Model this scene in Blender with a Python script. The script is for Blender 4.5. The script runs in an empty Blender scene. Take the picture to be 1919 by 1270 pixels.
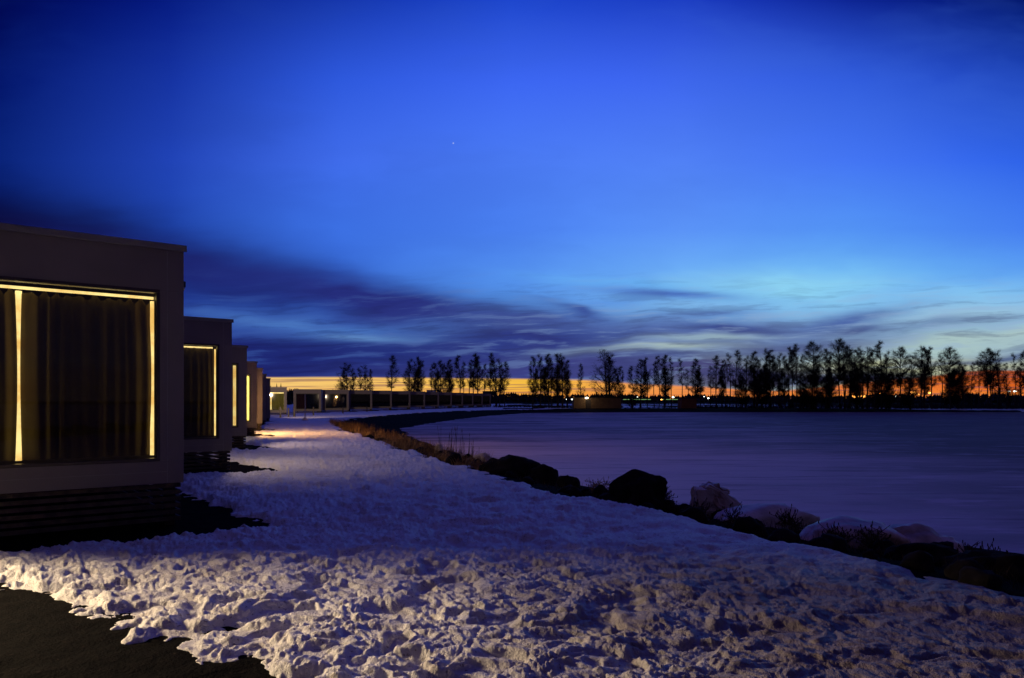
import bpy, bmesh, math, random
import numpy as np
from mathutils import Vector, Matrix
R = math.radians
random.seed(7)
scene = bpy.context.scene
col = scene.collection

# ------------------------------------------------------------------ camera
F, CX, HY, EYE = 1386.0, 960.0, 752.0, 1.6       # focal length, centre and horizon in photo pixels; eye height
cam = bpy.data.objects.new("camera", bpy.data.cameras.new("camera"))
col.objects.link(cam)
cam.location = (0, 0, EYE); cam.rotation_euler = (R(90), 0, 0)
cam.data.sensor_width = 36; cam.data.lens = 26.0
cam.data.shift_y = 117 / 1919; cam.data.clip_start = 0.05; cam.data.clip_end = 8000
scene.camera = cam
scene.view_settings.view_transform = 'Standard'
scene.view_settings.look = 'None'
scene.view_settings.exposure = 0.0
scene.view_settings.gamma = 1.0
scene.cycles.max_bounces = 6
scene.cycles.transparent_max_bounces = 12
scene.cycles.caustics_reflective = False; scene.cycles.caustics_refractive = False
scene.cycles.sample_clamp_indirect = 4.0

def lin(c):
    out = []
    for v in c:
        v = v / 255.0
        out.append(v / 12.92 if v <= 0.04045 else ((v + 0.055) / 1.055) ** 2.4)
    return tuple(out)
def at(px, py, z=0.0):
    """where the sight line through a photo pixel meets the height z"""
    d = (EYE - z) * F / (py - HY)
    return ((px - CX) / F * d, d, z)
def atd(px, d, z=0.0):
    return ((px - CX) / F * d, d, z)

# ------------------------------------------------------------------ node expressions
class NT:
    def __init__(s, nt): s.nt = nt; s.N = nt.nodes; s.L = nt.links
    def put(s, v, sock):
        if isinstance(v, Ex): s.L.new(v.o, sock)
        elif v is not None: sock.default_value = v
    def m(s, op, a, b=None, c=None, clamp=False):
        n = s.N.new('ShaderNodeMath'); n.operation = op; n.use_clamp = clamp
        for i, v in enumerate((a, b, c)):
            if v is not None: s.put(v, n.inputs[i])
        return Ex(s, n.outputs[0])
    def noise(s, vec, scale=1.0, detail=3.0, rough=0.5, dist=0.0):
        n = s.N.new('ShaderNodeTexNoise'); s.put(vec, n.inputs['Vector'])
        n.inputs['Scale'].default_value = scale; n.inputs['Detail'].default_value = detail
        n.inputs['Roughness'].default_value = rough; n.inputs['Distortion'].default_value = dist
        return Ex(s, n.outputs[0])
    def xyz(s, x, y, z=0.0):
        n = s.N.new('ShaderNodeCombineXYZ')
        for i, v in enumerate((x, y, z)): s.put(v, n.inputs[i])
        return Ex(s, n.outputs[0])
    def ramp(s, fac, stops, interp='LINEAR'):
        n = s.N.new('ShaderNodeValToRGB'); s.put(fac, n.inputs[0]); r = n.color_ramp; r.interpolation = interp
        stops = sorted(stops)
        while len(r.elements) < len(stops): r.elements.new(0.5)
        for e, (p, c) in zip(r.elements, stops):
            e.position = p
        for e, (p, c) in zip(r.elements, stops):
            e.color = (*c, 1) if not isinstance(c, (int, float)) else (c, c, c, 1)
        return Ex(s, n.outputs[0])
    def mix(s, fac, a, b):
        n = s.N.new('ShaderNodeMix'); n.data_type = 'RGBA'
        s.put(fac, n.inputs['Factor'])
        for v, i in ((a, 6), (b, 7)):
            if isinstance(v, Ex): s.L.new(v.o, n.inputs[i])
            else: n.inputs[i].default_value = (*v, 1)
        return Ex(s, n.outputs[2])
    def sstep(s, v, lo, hi):
        n = s.N.new('ShaderNodeMapRange'); n.interpolation_type = 'SMOOTHSTEP'
        s.put(v, n.inputs[0]); s.put(lo, n.inputs[1]); s.put(hi, n.inputs[2])
        n.inputs[3].default_value = 0; n.inputs[4].default_value = 1
        return Ex(s, n.outputs[0])
class Ex:
    def __init__(s, t, o): s.t = t; s.o = o
    def __add__(s, b): return s.t.m('ADD', s, b)
    __radd__ = __add__
    def __sub__(s, b): return s.t.m('SUBTRACT', s, b)
    def __rsub__(s, b): return s.t.m('SUBTRACT', b, s)
    def __mul__(s, b): return s.t.m('MULTIPLY', s, b)
    __rmul__ = __mul__
    def __truediv__(s, b): return s.t.m('DIVIDE', s, b)

# ------------------------------------------------------------------ dawn sky (world): azimuth / elevation gradients and cloud streaks
world = bpy.data.worlds.new("World"); scene.world = world; world.use_nodes = True
wt = world.node_tree; wt.nodes.clear(); T = NT(wt)
tc = wt.nodes.new('ShaderNodeTexCoord'); sp = wt.nodes.new('ShaderNodeSeparateXYZ')
wt.links.new(tc.outputs['Generated'], sp.inputs[0])
dx, dy, dz = (Ex(T, sp.outputs[i]) for i in range(3))
azr = T.m('ARCTAN2', dx, dy)
azc = T.m('MAXIMUM', T.m('MINIMUM', azr, R(58)), R(-58))
tel = dz / T.m('MAXIMUM', T.m('SQRT', dx * dx + dy * dy), 0.02)
PX = CX + F * T.m('TANGENT', azc)
PY = HY - F * (tel / T.m('COSINE', azc))
n1 = T.noise(T.xyz(PX * 0.0042, PY * 0.016, 3.1), 1.0, 3.0, 0.5)
n2 = T.noise(T.xyz(PX * 0.0036, PY * 0.013, 9.7), 1.0, 3.0, 0.5)
WX = PX + (n1 - 0.5) * 190.0
WY = PY + (n2 - 0.5) * 62.0
streak = T.noise(T.xyz(WX * 0.0055, WY * 0.045, 1.3), 1.0, 5.0, 0.58)
streak2 = T.noise(T.xyz(PX * 0.004, WY * 0.03 + PX * 0.0016, 5.3), 1.0, 4.0, 0.5)
fy = T.m('DIVIDE', PY + 400.0, 1160.0, clamp=True)
table = {
  -900: [(-400,(35,23,59)),(0,(0,3,50)),(300,(0,6,50)),(700,(4,6,40))],
  0:    [(-400,(44,33,106)),(0,(0,5,78)),(150,(2,18,104)),(300,(6,32,118)),(420,(8,24,90)),(720,(14,18,70))],
  320:  [(-400,(51,40,139)),(0,(6,27,132)),(150,(22,52,168)),(300,(34,70,190)),(420,(34,74,185)),(720,(40,50,120))],
  640:  [(-400,(59,49,162)),(0,(22,56,178)),(150,(48,92,228)),(300,(66,112,243)),(420,(66,122,245)),(540,(60,115,225)),(720,(70,80,150))],
  960:  [(-400,(63,54,174)),(0,(30,72,212)),(150,(62,106,250)),(300,(78,128,254)),(430,(80,138,255)),(560,(92,158,245)),(720,(120,130,160))],
  1280: [(-400,(63,51,169)),(0,(28,62,200)),(150,(64,106,248)),(300,(84,134,255)),(430,(94,152,255)),(510,(112,180,255)),(590,(125,180,235)),(720,(150,165,165))],
  1600: [(-400,(59,44,153)),(0,(14,38,152)),(150,(48,92,228)),(300,(70,122,254)),(430,(88,155,255)),(510,(112,190,255)),(590,(135,195,240)),(720,(200,205,150))],
  1919: [(-400,(51,35,132)),(0,(0,18,108)),(150,(26,66,190)),(300,(48,102,240)),(430,(72,134,252)),(550,(108,184,250)),(620,(140,190,225)),(720,(190,190,140))],
  2900: [(-400,(40,25,77)),(0,(2,6,60)),(300,(6,20,90)),(600,(20,40,90)),(720,(60,50,60))],
}
xs = sorted(table)
ramps = [T.ramp(fy, [((y + 400) / 1160.0, lin(c)) for y, c in table[x]], 'B_SPLINE' if False else 'CARDINAL' if False else 'EASE' if False else 'LINEAR') for x in xs]
skyc = ramps[0]
for i in range(1, len(xs)):
    a, b = float(xs[i-1]), float(xs[i])
    f = T.m('DIVIDE', PX - a, b - a, clamp=True)
    skyc = T.mix(f, skyc, ramps[i])
def puff(c, cx, cy, sx, sy, ang, amt, colr, kind=0, pw=1.0):
    ca, sa = math.cos(R(ang)), math.sin(R(ang))
    X = (WX if kind != 2 else PX) - cx; Y = (WY if kind != 2 else PY) - cy
    a = X * (ca / sx) + Y * (sa / sx)
    b = Y * (ca / sy) - X * (sa / sy)
    g = T.m('EXPONENT', (a * a + b * b) * -1.0)
    if kind == 0: g = g * (0.55 + streak * 0.9)
    if kind == 1: g = g * T.sstep(streak, 0.36, 0.62)
    if kind == 3: g = g * (0.8 + streak * 0.4)
    return T.mix(T.m('MULTIPLY', g, amt, clamp=True), c, lin(colr))
P = [
 (60, 445, 330, 70, 8, 1.15, (6, 6, 48), 3),
 (360, 500, 300, 52, 12, 1.1, (24, 30, 98), 3),
 (700, 560, 330, 36, 9, 1.1, (38, 46, 125), 3),
 (1010, 600, 210, 22, 6, 0.8, (55, 66, 140), 0),
 (1380, 625, 420, 36, 0, 1.0, (92, 112, 165), 3),
 (1450, 540, 210, 32, -3, 1.0, (152, 226, 252), 3),
 (1850, 590, 260, 34, -3, 0.8, (168, 208, 228), 3),
 (1180, 540, 160, 12, 5, 0.6, (110, 190, 255), 0),
 (1330, 572, 110, 7, 2, 0.9, (140, 200, 245), 2),
 (1760, 552, 190, 24, -2, 0.6, (150, 218, 252), 3),
 (1255, 550, 120, 8, 3, 0.85, (72, 105, 190), 2),
 (1140, 566, 90, 7, 2, 0.5, (90, 150, 235), 0),
 (1070, 580, 80, 9, 12, 0.8, (52, 66, 140), 0),
 (1590, 595, 130, 15, -8, 0.9, (74, 96, 155), 3),
 (1610, 613, 75, 8, -5, 0.8, (52, 58, 120), 3),
 (1790, 605, 130, 11, -5, 0.7, (95, 120, 165), 0),
 (1370, 614, 75, 8, 2, 0.95, (50, 56, 122), 3),
 (1340, 587, 70, 6, -2, 0.6, (80, 100, 165), 2),
 (560, 672, 520, 46, 0, 1.5, (29, 31, 100), 3),
 (960, 645, 230, 30, 0, 1.3, (46, 47, 112), 3),
 (590, 610, 190, 21, 5, 0.95, (72, 116, 192), 0),
 (690, 632, 90, 8, 3, 0.8, (105, 150, 205), 0),
 (520, 600, 120, 8, 3, 0.6, (85, 135, 205), 0),
 (1500, 655, 330, 16, -2, 0.95, (78, 90, 142), 0),
 (1310, 634, 130, 8, -3, 1.1, (150, 176, 190), 0),
 (1210, 660, 120, 8, -3, 1.25, (176, 198, 190), 0),
 (1090, 664, 90, 6, 0, 0.8, (120, 140, 165), 0),
 (1850, 636, 280, 17, -6, 1.2, (176, 204, 200), 3),
 (1700, 688, 300, 17, -2, 1.3, (205, 208, 160), 3),
 (1880, 662, 120, 6, -6, 0.9, (84, 98, 122), 0),
 (1780, 672, 80, 4, -2, 0.7, (100, 112, 130), 0),
 (1080, 696, 330, 20, 0, 1.4, (62, 58, 116), 3),
 (1370, 700, 200, 20, 2, 1.3, (74, 72, 118), 3),
 (1560, 714, 260, 10, 0, 1.2, (80, 74, 105), 3),
 (1880, 684, 110, 7, 0, 0.7, (95, 90, 100), 0),
]
for p in P: skyc = puff(skyc, *p)
skyc = puff(skyc, 850, 268, 1.1, 1.1, 0, 0.8, (225, 235, 255), 2)
mott = T.noise(T.xyz(PX * 0.0022 + n1 * 0.5, PY * 0.0055 + n2 * 0.4, 4.4), 1.0, 4.0, 0.55)
skyc = T.mix(T.sstep(mott, 0.36, 0.68) * 0.22, skyc, T.mix(T.sstep(PX, 0.0, 1900.0), lin((22, 52, 150)), lin((70, 120, 235))))
wisp = T.noise(T.xyz(PX * 0.0075 + n1 * 0.8, (PY + n2 * 34.0) * 0.075 + PX * 0.003, 7.7), 1.0, 6.0, 0.6)
zone = T.sstep(PY, 490.0, 610.0) * (0.5 + n2)
skyc = T.mix(T.m('MULTIPLY', T.sstep(wisp, 0.50, 0.66) * zone, 0.42, clamp=True), skyc, T.mix(T.sstep(PX, 500.0, 1500.0), lin((60, 92, 170)), lin((150, 178, 215))))
skyc = T.mix(T.m('MULTIPLY', T.sstep(1.0 - wisp, 0.50, 0.66) * zone, 0.40, clamp=True), skyc, T.mix(T.sstep(PX, 500.0, 1500.0), lin((22, 25, 84)), lin((60, 68, 118))))
fx = T.m('DIVIDE', PX, 2200.0, clamp=True)
tops = [(0,706),(480,706),(800,707),(950,709),(1100,714),(1250,719),(1350,724),(1450,730),(1540,724),(1640,714),(1740,704),(1850,692),(2200,688)]
topy = T.ramp(fx, [(x / 2200.0, (y - 680) / 60.0) for x, y in tops], 'LINEAR')
band = T.sstep(PY + (streak - 0.5) * 12.0 * T.sstep(PX, 850.0, 1200.0) + (n1 - 0.5) * 12.0 * T.sstep(PX, 700.0, 1100.0) + (n2 - 0.5) * 4.0 - (topy * 60.0 + 680.0), -2.0, 3.2)
oc = T.ramp(fx, [(x / 2200.0, lin(c)) for x, c in [(300,(250,196,120)),(560,(254,206,118)),(820,(255,198,92)),(1010,(255,196,66)),
      (1150,(255,172,80)),(1300,(245,148,84)),(1480,(240,128,60)),(1680,(250,132,58)),(1900,(228,104,34)),(2150,(170,70,24))]])
oc = T.mix(T.sstep(PY, 722.0, 744.0) * 0.7, oc, lin((250, 146, 62)))
thin = T.noise(T.xyz(PX * 0.006, PY * 0.30, 2.2), 1.0, 3.0, 0.5)
oc = T.mix(T.sstep(PX, 1450.0, 1700.0) * (1.0 - T.sstep(PY + (streak - 0.5) * 20.0, 700.0, 728.0)) * 0.6, oc, lin((168, 70, 34)))
oc = T.mix(T.sstep(thin, 0.50, 0.64) * 0.62, oc, lin((138, 84, 92)))
skyc = T.mix(band * T.sstep(PX, -700.0, 200.0) * (1.0 - T.sstep(PX, 2150.0, 3000.0)), skyc, oc)
back = 1.0 - 0.86 * T.sstep(T.m('ABSOLUTE', azr), R(48), R(105))     # the sky away from the dawn is darker
back = T.m('MAXIMUM', back, T.sstep(dz, 0.55, 0.9) * 1.0)
skyc = T.mix(back, (0.031, 0.018, 0.027), skyc)
skyc = T.mix(T.sstep(PY, 756.0, 775.0), skyc, (0.004, 0.004, 0.012))
bg = wt.nodes.new('ShaderNodeBackground'); wo = wt.nodes.new('ShaderNodeOutputWorld')
T.put(skyc, bg.inputs[0]); bg.inputs[1].default_value = 0.93
wt.links.new(bg.outputs[0], wo.inputs[0])
world.cycles.sampling_method = 'MANUAL'; world.cycles.sample_map_resolution = 512

# ------------------------------------------------------------------ materials
MATS = {}
def pmat(name, base=(0.5, 0.5, 0.5), rough=0.6, spec=0.4, metal=0.0, var=0.0, vscale=4.0, bump=0.0, bscale=30.0, emit=None, estr=0.0):
    m = bpy.data.materials.new(name); m.use_nodes = True; t = NT(m.node_tree)
    b = m.node_tree.nodes['Principled BSDF']
    b.inputs['Base Color'].default_value = (*base, 1); b.inputs['Roughness'].default_value = rough
    b.inputs['Specular IOR Level'].default_value = spec; b.inputs['Metallic'].default_value = metal
    c = m.node_tree.nodes.new('ShaderNodeTexCoord'); ob = Ex(t, c.outputs['Object'])
    if var:
        n = t.noise(ob, vscale, 4.0, 0.55)
        lo = tuple(v * (1 - var) for v in base); hi = tuple(min(1, v * (1 + var)) for v in base)
        t.put(t.mix(t.sstep(n, 0.3, 0.7), lo, hi), b.inputs['Base Color'])
        t.put(rough - 0.1 + n * 0.2, b.inputs['Roughness'])
    if bump:
        n = t.noise(ob, bscale, 4.0, 0.6); bn = m.node_tree.nodes.new('ShaderNodeBump')
        bn.inputs['Strength'].default_value = bump; bn.inputs['Distance'].default_value = 0.02
        t.put(n, bn.inputs['Height']); m.node_tree.links.new(bn.outputs[0], b.inputs['Normal'])
    if emit:
        b.inputs['Emission Color'].default_value = (*emit, 1); b.inputs['Emission Strength'].default_value = estr
    MATS[name] = m
    return m
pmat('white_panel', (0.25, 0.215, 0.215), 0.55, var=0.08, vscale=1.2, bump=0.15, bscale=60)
pmat('flashing', (0.30, 0.28, 0.27), 0.45, var=0.1, vscale=3)
pmat('dark_frame', (0.07, 0.055, 0.052), 0.4, var=0.2)
pmat('slat_wood', (0.085, 0.065, 0.05), 0.75, var=0.35, vscale=8, bump=0.3, bscale=40)
pmat('interior', (0.16, 0.13, 0.10), 0.8, var=0.15)
pmat('lamp_body', (0.05, 0.05, 0.055), 0.4, var=0.1)
pmat('bark', (0.045, 0.038, 0.034), 0.85, var=0.3, vscale=3)
pmat('twigs', (0.030, 0.024, 0.024), 0.9, var=0.2, vscale=2)
pmat('needles', (0.018, 0.024, 0.018), 0.9, var=0.3, vscale=0.3)
pmat('rock', (0.020, 0.017, 0.016), 0.9, spec=0.05, var=0.4, vscale=5, bump=0.7, bscale=14)
pmat('pale_rock', (0.55, 0.45, 0.36), 0.8, var=0.3, vscale=5, bump=0.7, bscale=14)
pmat('mound_snow', (0.62, 0.55, 0.52), 0.6, var=0.28, vscale=3.5, bump=0.5, bscale=16)
pmat('dirty_ice', (0.50, 0.38, 0.34), 0.5, var=0.45, vscale=3.0, bump=0.6, bscale=9)
pmat('dry_grass', (0.30, 0.17, 0.07), 0.8, var=0.4, vscale=1.5)
pmat('weed', (0.07, 0.045, 0.03), 0.85, var=0.3)
pmat('post_wood', (0.06, 0.05, 0.045), 0.8, var=0.3)
pmat('pale_pole', (0.5, 0.48, 0.45), 0.6, var=0.1)
pmat('shed_tan', (0.22, 0.14, 0.08), 0.8, var=0.15, vscale=1)
pmat('shed_red', (0.26, 0.10, 0.06), 0.8, var=0.2, vscale=1)
pmat('roof_dark', (0.05, 0.05, 0.055), 0.7, var=0.2)
pmat('led_warm', (0.9, 0.7, 0.4), 0.5, emit=(1.0, 0.62, 0.20), estr=1.7)
pmat('led_yellow', (0.9, 0.8, 0.4), 0.5, emit=(1.0, 0.78, 0.26), estr=1.1)
pmat('led_flood', (0.9, 0.8, 0.4), 0.5, emit=(1.0, 0.80, 0.30), estr=7.0)
pmat('lamp_glow', (1, 0.9, 0.7), 0.4, emit=(1.0, 0.80, 0.50), estr=6.0)
pmat('street_orange', (1, 0.6, 0.3), 0.4, emit=(1.0, 0.38, 0.06), estr=7.0)
pmat('street_white', (1, 1, 0.9), 0.4, emit=(0.95, 1.0, 0.85), estr=5.0)
pmat('canopy_green', (0.7, 0.9, 0.6), 0.4, emit=(0.55, 1.0, 0.30), estr=0.45)

for nm_ in ('led_warm', 'led_yellow'):      # the strips glow unevenly where the cloth folds touch them
    m_ = MATS[nm_]; t_ = NT(m_.node_tree); b_ = m_.node_tree.nodes['Principled BSDF']; c_ = m_.node_tree.nodes.new('ShaderNodeTexCoord')
    n_ = t_.noise(Ex(t_, c_.outputs['Object']), 2.3, 4.0, 0.7)
    t_.put(t_.mix(t_.sstep(n_, 0.38, 0.62), (1.0, 0.56, 0.14), (1.0, 0.74, 0.28)), b_.inputs['Emission Color']); t_.put(0.5 + n_ * 2.0 if nm_ == 'led_warm' else 0.5 + n_ * 1.2, b_.inputs['Emission Strength'])
def curtain_mat(name, base, trans):
    m = bpy.data.materials.new(name); m.use_nodes = True; nt = m.node_tree; t = NT(nt)
    nt.nodes.remove(nt.nodes['Principled BSDF'])
    c = nt.nodes.new('ShaderNodeTexCoord'); ob = Ex(t, c.outputs['Object'])
    n = t.noise(ob, 5.0, 3.0); cc = t.mix(n, tuple(v * 0.7 for v in base), base)
    d = nt.nodes.new('ShaderNodeBsdfDiffuse'); tr = nt.nodes.new('ShaderNodeBsdfTranslucent'); mx = nt.nodes.new('ShaderNodeMixShader')
    t.put(cc, d.inputs[0]); t.put(cc, tr.inputs[0]); mx.inputs[0].default_value = trans
    nt.links.new(d.outputs[0], mx.inputs[1]); nt.links.new(tr.outputs[0], mx.inputs[2])
    nt.links.new(mx.outputs[0], nt.nodes['Material Output'].inputs[0]); MATS[name] = m
curtain_mat('curtain_cloth', (0.30, 0.235, 0.12), 0.5)
curtain_mat('curtain_olive', (0.34, 0.34, 0.12), 0.5)
curtain_mat('dark_room_sheet', (0.006, 0.007, 0.016), 0.1)  # near-black colour standing in for the dark of unlit rooms
curtain_mat('curtain_cream', (0.85, 0.78, 0.42), 0.75)
curtain_mat('curtain_red', (0.22, 0.07, 0.05), 0.3)
def glass_mat():
    m = bpy.data.materials.new('glass'); m.use_nodes = True; nt = m.node_tree
    nt.nodes.remove(nt.nodes['Principled BSDF'])
    tr = nt.nodes.new('ShaderNodeBsdfTransparent'); gl = nt.nodes.new('ShaderNodeBsdfGlossy'); fr = nt.nodes.new('ShaderNodeFresnel'); mx = nt.nodes.new('ShaderNodeMixShader')
    tr.inputs[0].default_value = (0.86, 0.88, 0.86, 1); gl.inputs['Roughness'].default_value = 0.02; fr.inputs[0].default_value = 1.6
    nt.links.new(fr.outputs[0], mx.inputs[0]); nt.links.new(tr.outputs[0], mx.inputs[1]); nt.links.new(gl.outputs[0], mx.inputs[2])
    nt.links.new(mx.outputs[0], nt.nodes['Material Output'].inputs[0]); MATS['glass'] = m
glass_mat()
def snow_mat():
    m = bpy.data.materials.new('snow'); m.use_nodes = True; nt = m.node_tree; t = NT(nt); b = nt.nodes['Principled BSDF']
    c = nt.nodes.new('ShaderNodeTexCoord'); ob = Ex(t, c.outputs['Object'])
    big = t.noise(ob, 0.55, 3.0, 0.6); mid = t.noise(ob, 3.2, 4.0, 0.6); fine = t.noise(ob, 90.0, 3.0, 0.6)
    base = t.mix(t.sstep(big, 0.35, 0.7) * 0.5, (0.80, 0.78, 0.78), (0.62, 0.56, 0.52))
    base = t.mix(t.sstep(mid, 0.56, 0.74) * 0.55, base, (0.42, 0.34, 0.27))
    grit = t.noise(ob, 38.0, 2.0, 0.5)
    base = t.mix(t.sstep(grit, 0.60, 0.70) * 0.65, base, (0.14, 0.10, 0.08))
    spk = t.noise(ob, 11.0, 5.0, 0.7)
    base = t.mix(t.sstep(spk, 0.58, 0.68) * 0.5, base, (0.28, 0.24, 0.24))
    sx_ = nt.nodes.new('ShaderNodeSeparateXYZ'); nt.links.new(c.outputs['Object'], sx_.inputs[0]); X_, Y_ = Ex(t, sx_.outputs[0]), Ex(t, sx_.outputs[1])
    dirt_falloff = t.sstep(X_ + (big - 0.5) * 3.0 + (mid - 0.5) * 1.2, -1.6, 2.2) * (1.0 - t.sstep(Y_ + (big - 0.5) * 2.0, 6.0, 8.6))
    base = t.mix(dirt_falloff * 0.92, base, (0.115, 0.085, 0.095))      # dirty trodden ice, darkened further to paint in the lamp light fading rightwards
    t.put(base, b.inputs['Base Color'])
    t.put(0.42 + mid * 0.25, b.inputs['Roughness']); b.inputs['Specular IOR Level'].default_value = 0.35
    bn = nt.nodes.new('ShaderNodeBump'); bn.inputs['Strength'].default_value = 0.8; bn.inputs['Distance'].default_value = 0.018
    t.put(fine + t.noise(ob, 30.0, 3.0, 0.6), bn.inputs['Height']); nt.links.new(bn.outputs[0], b.inputs['Normal']); MATS['snow'] = m
snow_mat()
def soil_mat():
    m = bpy.data.materials.new('soil'); m.use_nodes = True; nt = m.node_tree; t = NT(nt); b = nt.nodes['Principled BSDF']
    c = nt.nodes.new('ShaderNodeTexCoord'); ob = Ex(t, c.outputs['Object'])
    n = t.noise(ob, 9.0, 5.0, 0.65); g = t.noise(ob, 45.0, 3.0, 0.6)
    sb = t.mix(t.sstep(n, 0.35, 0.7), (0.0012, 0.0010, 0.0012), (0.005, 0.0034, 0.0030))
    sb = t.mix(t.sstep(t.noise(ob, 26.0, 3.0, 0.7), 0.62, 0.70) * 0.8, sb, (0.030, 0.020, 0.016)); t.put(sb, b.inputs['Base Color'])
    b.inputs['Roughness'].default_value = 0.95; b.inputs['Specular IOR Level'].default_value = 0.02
    bn = nt.nodes.new('ShaderNodeBump'); bn.inputs['Strength'].default_value = 0.8; bn.inputs['Distance'].default_value = 0.03
    t.put(n + g * 0.5, bn.inputs['Height']); nt.links.new(bn.outputs[0], b.inputs['Normal']); MATS['soil'] = m
soil_mat()
def ice_mat():
    m = bpy.data.materials.new('lake_ice'); m.use_nodes = True; nt = m.node_tree; t = NT(nt); b = nt.nodes['Principled BSDF']
    c = nt.nodes.new('ShaderNodeTexCoord'); s = nt.nodes.new('ShaderNodeSeparateXYZ'); nt.links.new(c.outputs['Object'], s.inputs[0])
    x, y = Ex(t, s.outputs[0]), Ex(t, s.outputs[1])
    a = t.noise(t.xyz(x * 0.07, y * 0.20), 1.0, 6.0, 0.65); d = t.noise(t.xyz(x * 0.9 , y * 1.3, 4.0), 1.0, 5.0, 0.62)
    base = t.mix(t.sstep(a, 0.38, 0.62), (0.20, 0.15, 0.19), (0.66, 0.55, 0.62))
    base = t.mix(t.sstep(d, 0.5, 0.75) * 0.6, base, (0.74, 0.60, 0.66))
    base = t.mix(t.sstep(x - y * 0.20, 0.0, 20.0) * 0.90, base, (0.12, 0.075, 0.11))      # ice colour darkened outward, painting in the light fading to the right
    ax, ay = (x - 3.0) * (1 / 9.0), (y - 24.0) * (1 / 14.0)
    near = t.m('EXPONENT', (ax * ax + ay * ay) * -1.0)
    base = t.mix(t.m('MULTIPLY', near * (0.4 + a), 1.1, clamp=True), base, (0.92, 0.78, 0.82))      # pale pool of light painted into the ice colour near the reeds
    crust = t.noise(t.xyz(x * 0.35, y * 0.9, 8.0), 1.0, 5.0, 0.6)
    base = t.mix(t.sstep(crust, 0.54, 0.66) * (0.75 - 0.55 * t.sstep(x - y * 0.20, 0.0, 26.0)), base, (0.80, 0.66, 0.74))
    fine = t.noise(t.xyz(x * 0.22, y * 1.5, 12.0), 1.0, 6.0, 0.68)
    base = t.mix(t.sstep(fine, 0.52, 0.66) * 0.55, base, (0.15, 0.11, 0.15))
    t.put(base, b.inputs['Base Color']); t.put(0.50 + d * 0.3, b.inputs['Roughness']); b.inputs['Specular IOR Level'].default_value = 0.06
    bn = nt.nodes.new('ShaderNodeBump'); bn.inputs['Strength'].default_value = 0.5; bn.inputs['Distance'].default_value = 0.05
    t.put(d + t.noise(t.xyz(x * 4.0, y * 5.0), 1.0, 4.0, 0.6) * 0.4, bn.inputs['Height']); nt.links.new(bn.outputs[0], b.inputs['Normal']); MATS['lake_ice'] = m
ice_mat()

# ------------------------------------------------------------------ numpy noise
def _hash(ix, iy, seed):
    h = (ix.astype(np.int64) * 374761393 + iy.astype(np.int64) * 668265263 + seed * 974634777) & 0xFFFFFFFF
    h = ((h ^ (h >> 13)) * 1274126177) & 0xFFFFFFFF
    h = ((h ^ (h >> 16)) * 2246822519) & 0xFFFFFFFF
    return (h ^ (h >> 15)).astype(np.float64) / 4294967295.0
def vnoise(x, y, seed=0):
    ix, iy = np.floor(x), np.floor(y); fx_, fy_ = x - ix, y - iy
    u = fx_ * fx_ * fx_ * (fx_ * (fx_ * 6 - 15) + 10); v = fy_ * fy_ * fy_ * (fy_ * (fy_ * 6 - 15) + 10)
    a, b = _hash(ix, iy, seed), _hash(ix + 1, iy, seed); c, d = _hash(ix, iy + 1, seed), _hash(ix + 1, iy + 1, seed)
    return (a * (1 - u) + b * u) * (1 - v) + (c * (1 - u) + d * u) * v
def fbm(x, y, seed=0, octv=4, gain=0.5):
    s, a, t = 0.0, 1.0, 0.0
    for i in range(octv):
        s = s + a * vnoise(x * 2.03 ** i + 17.3 * i, y * 2.03 ** i - 9.1 * i, seed + i); t += a; a *= gain
    return s / t
def worley(x, y, seed=0):
    ix, iy = np.floor(x), np.floor(y); f1 = np.full(x.shape, 9.0); f2 = np.full(x.shape, 9.0)
    for ox in (-1, 0, 1):
        for oy in (-1, 0, 1):
            cx, cy = ix + ox, iy + oy
            px, py = cx + _hash(cx, cy, seed), cy + _hash(cx, cy, seed + 51)
            d = np.hypot(px - x, py - y); f2 = np.where(d < f1, f1, np.minimum(f2, d)); f1 = np.minimum(f1, d)
    return f1, f2
def sd_poly(x, y, poly):
    """signed distance to a closed polygon, negative inside"""
    d = np.full(x.shape, 1e9); ins = np.zeros(x.shape, bool); n = len(poly)
    for i in range(n):
        ax, ay = poly[i]; bx, by = poly[(i + 1) % n]; ex, ey = bx - ax, by - ay
        t = np.clip(((x - ax) * ex + (y - ay) * ey) / (ex * ex + ey * ey), 0, 1)
        d = np.minimum(d, np.hypot(x - ax - t * ex, y - ay - t * ey))
        if ay != by:
            ins ^= ((ay > y) != (by > y)) & (x < (bx - ax) * (y - ay) / (by - ay) + ax)
    return np.where(ins, -d, d)
def ss(v, a, b):
    t = np.clip((v - a) / (b - a), 0, 1); return t * t * (3 - 2 * t)

# ------------------------------------------------------------------ object helpers
def tag(o, label=None, cat=None, group=None, kind=None):
    if label: o['label'] = label
    if cat: o['category'] = cat
    if group: o['group'] = group
    if kind: o['kind'] = kind
    return o
def empty(name, loc=(0, 0, 0), rz=0.0):
    o = bpy.data.objects.new(name, None); col.objects.link(o); o.location = loc; o.rotation_euler = (0, 0, rz); return o
def mesh_np(name, V, Fq, mat, parent=None, smooth=True):
    me = bpy.data.meshes.new(name); V = np.asarray(V, np.float32); Fq = np.asarray(Fq, np.int32); k = Fq.shape[1]
    me.vertices.add(len(V)); me.vertices.foreach_set('co', V.ravel())
    me.loops.add(Fq.size); me.loops.foreach_set('vertex_index', Fq.ravel())
    me.polygons.add(len(Fq)); me.polygons.foreach_set('loop_start', np.arange(0, Fq.size, k, dtype=np.int32))
    me.polygons.foreach_set('use_smooth', np.full(len(Fq), smooth, bool))
    me.update(); me.validate(); me.materials.append(MATS[mat])
    o = bpy.data.objects.new(name, me); col.objects.link(o)
    if parent: o.parent = parent
    return o
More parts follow.
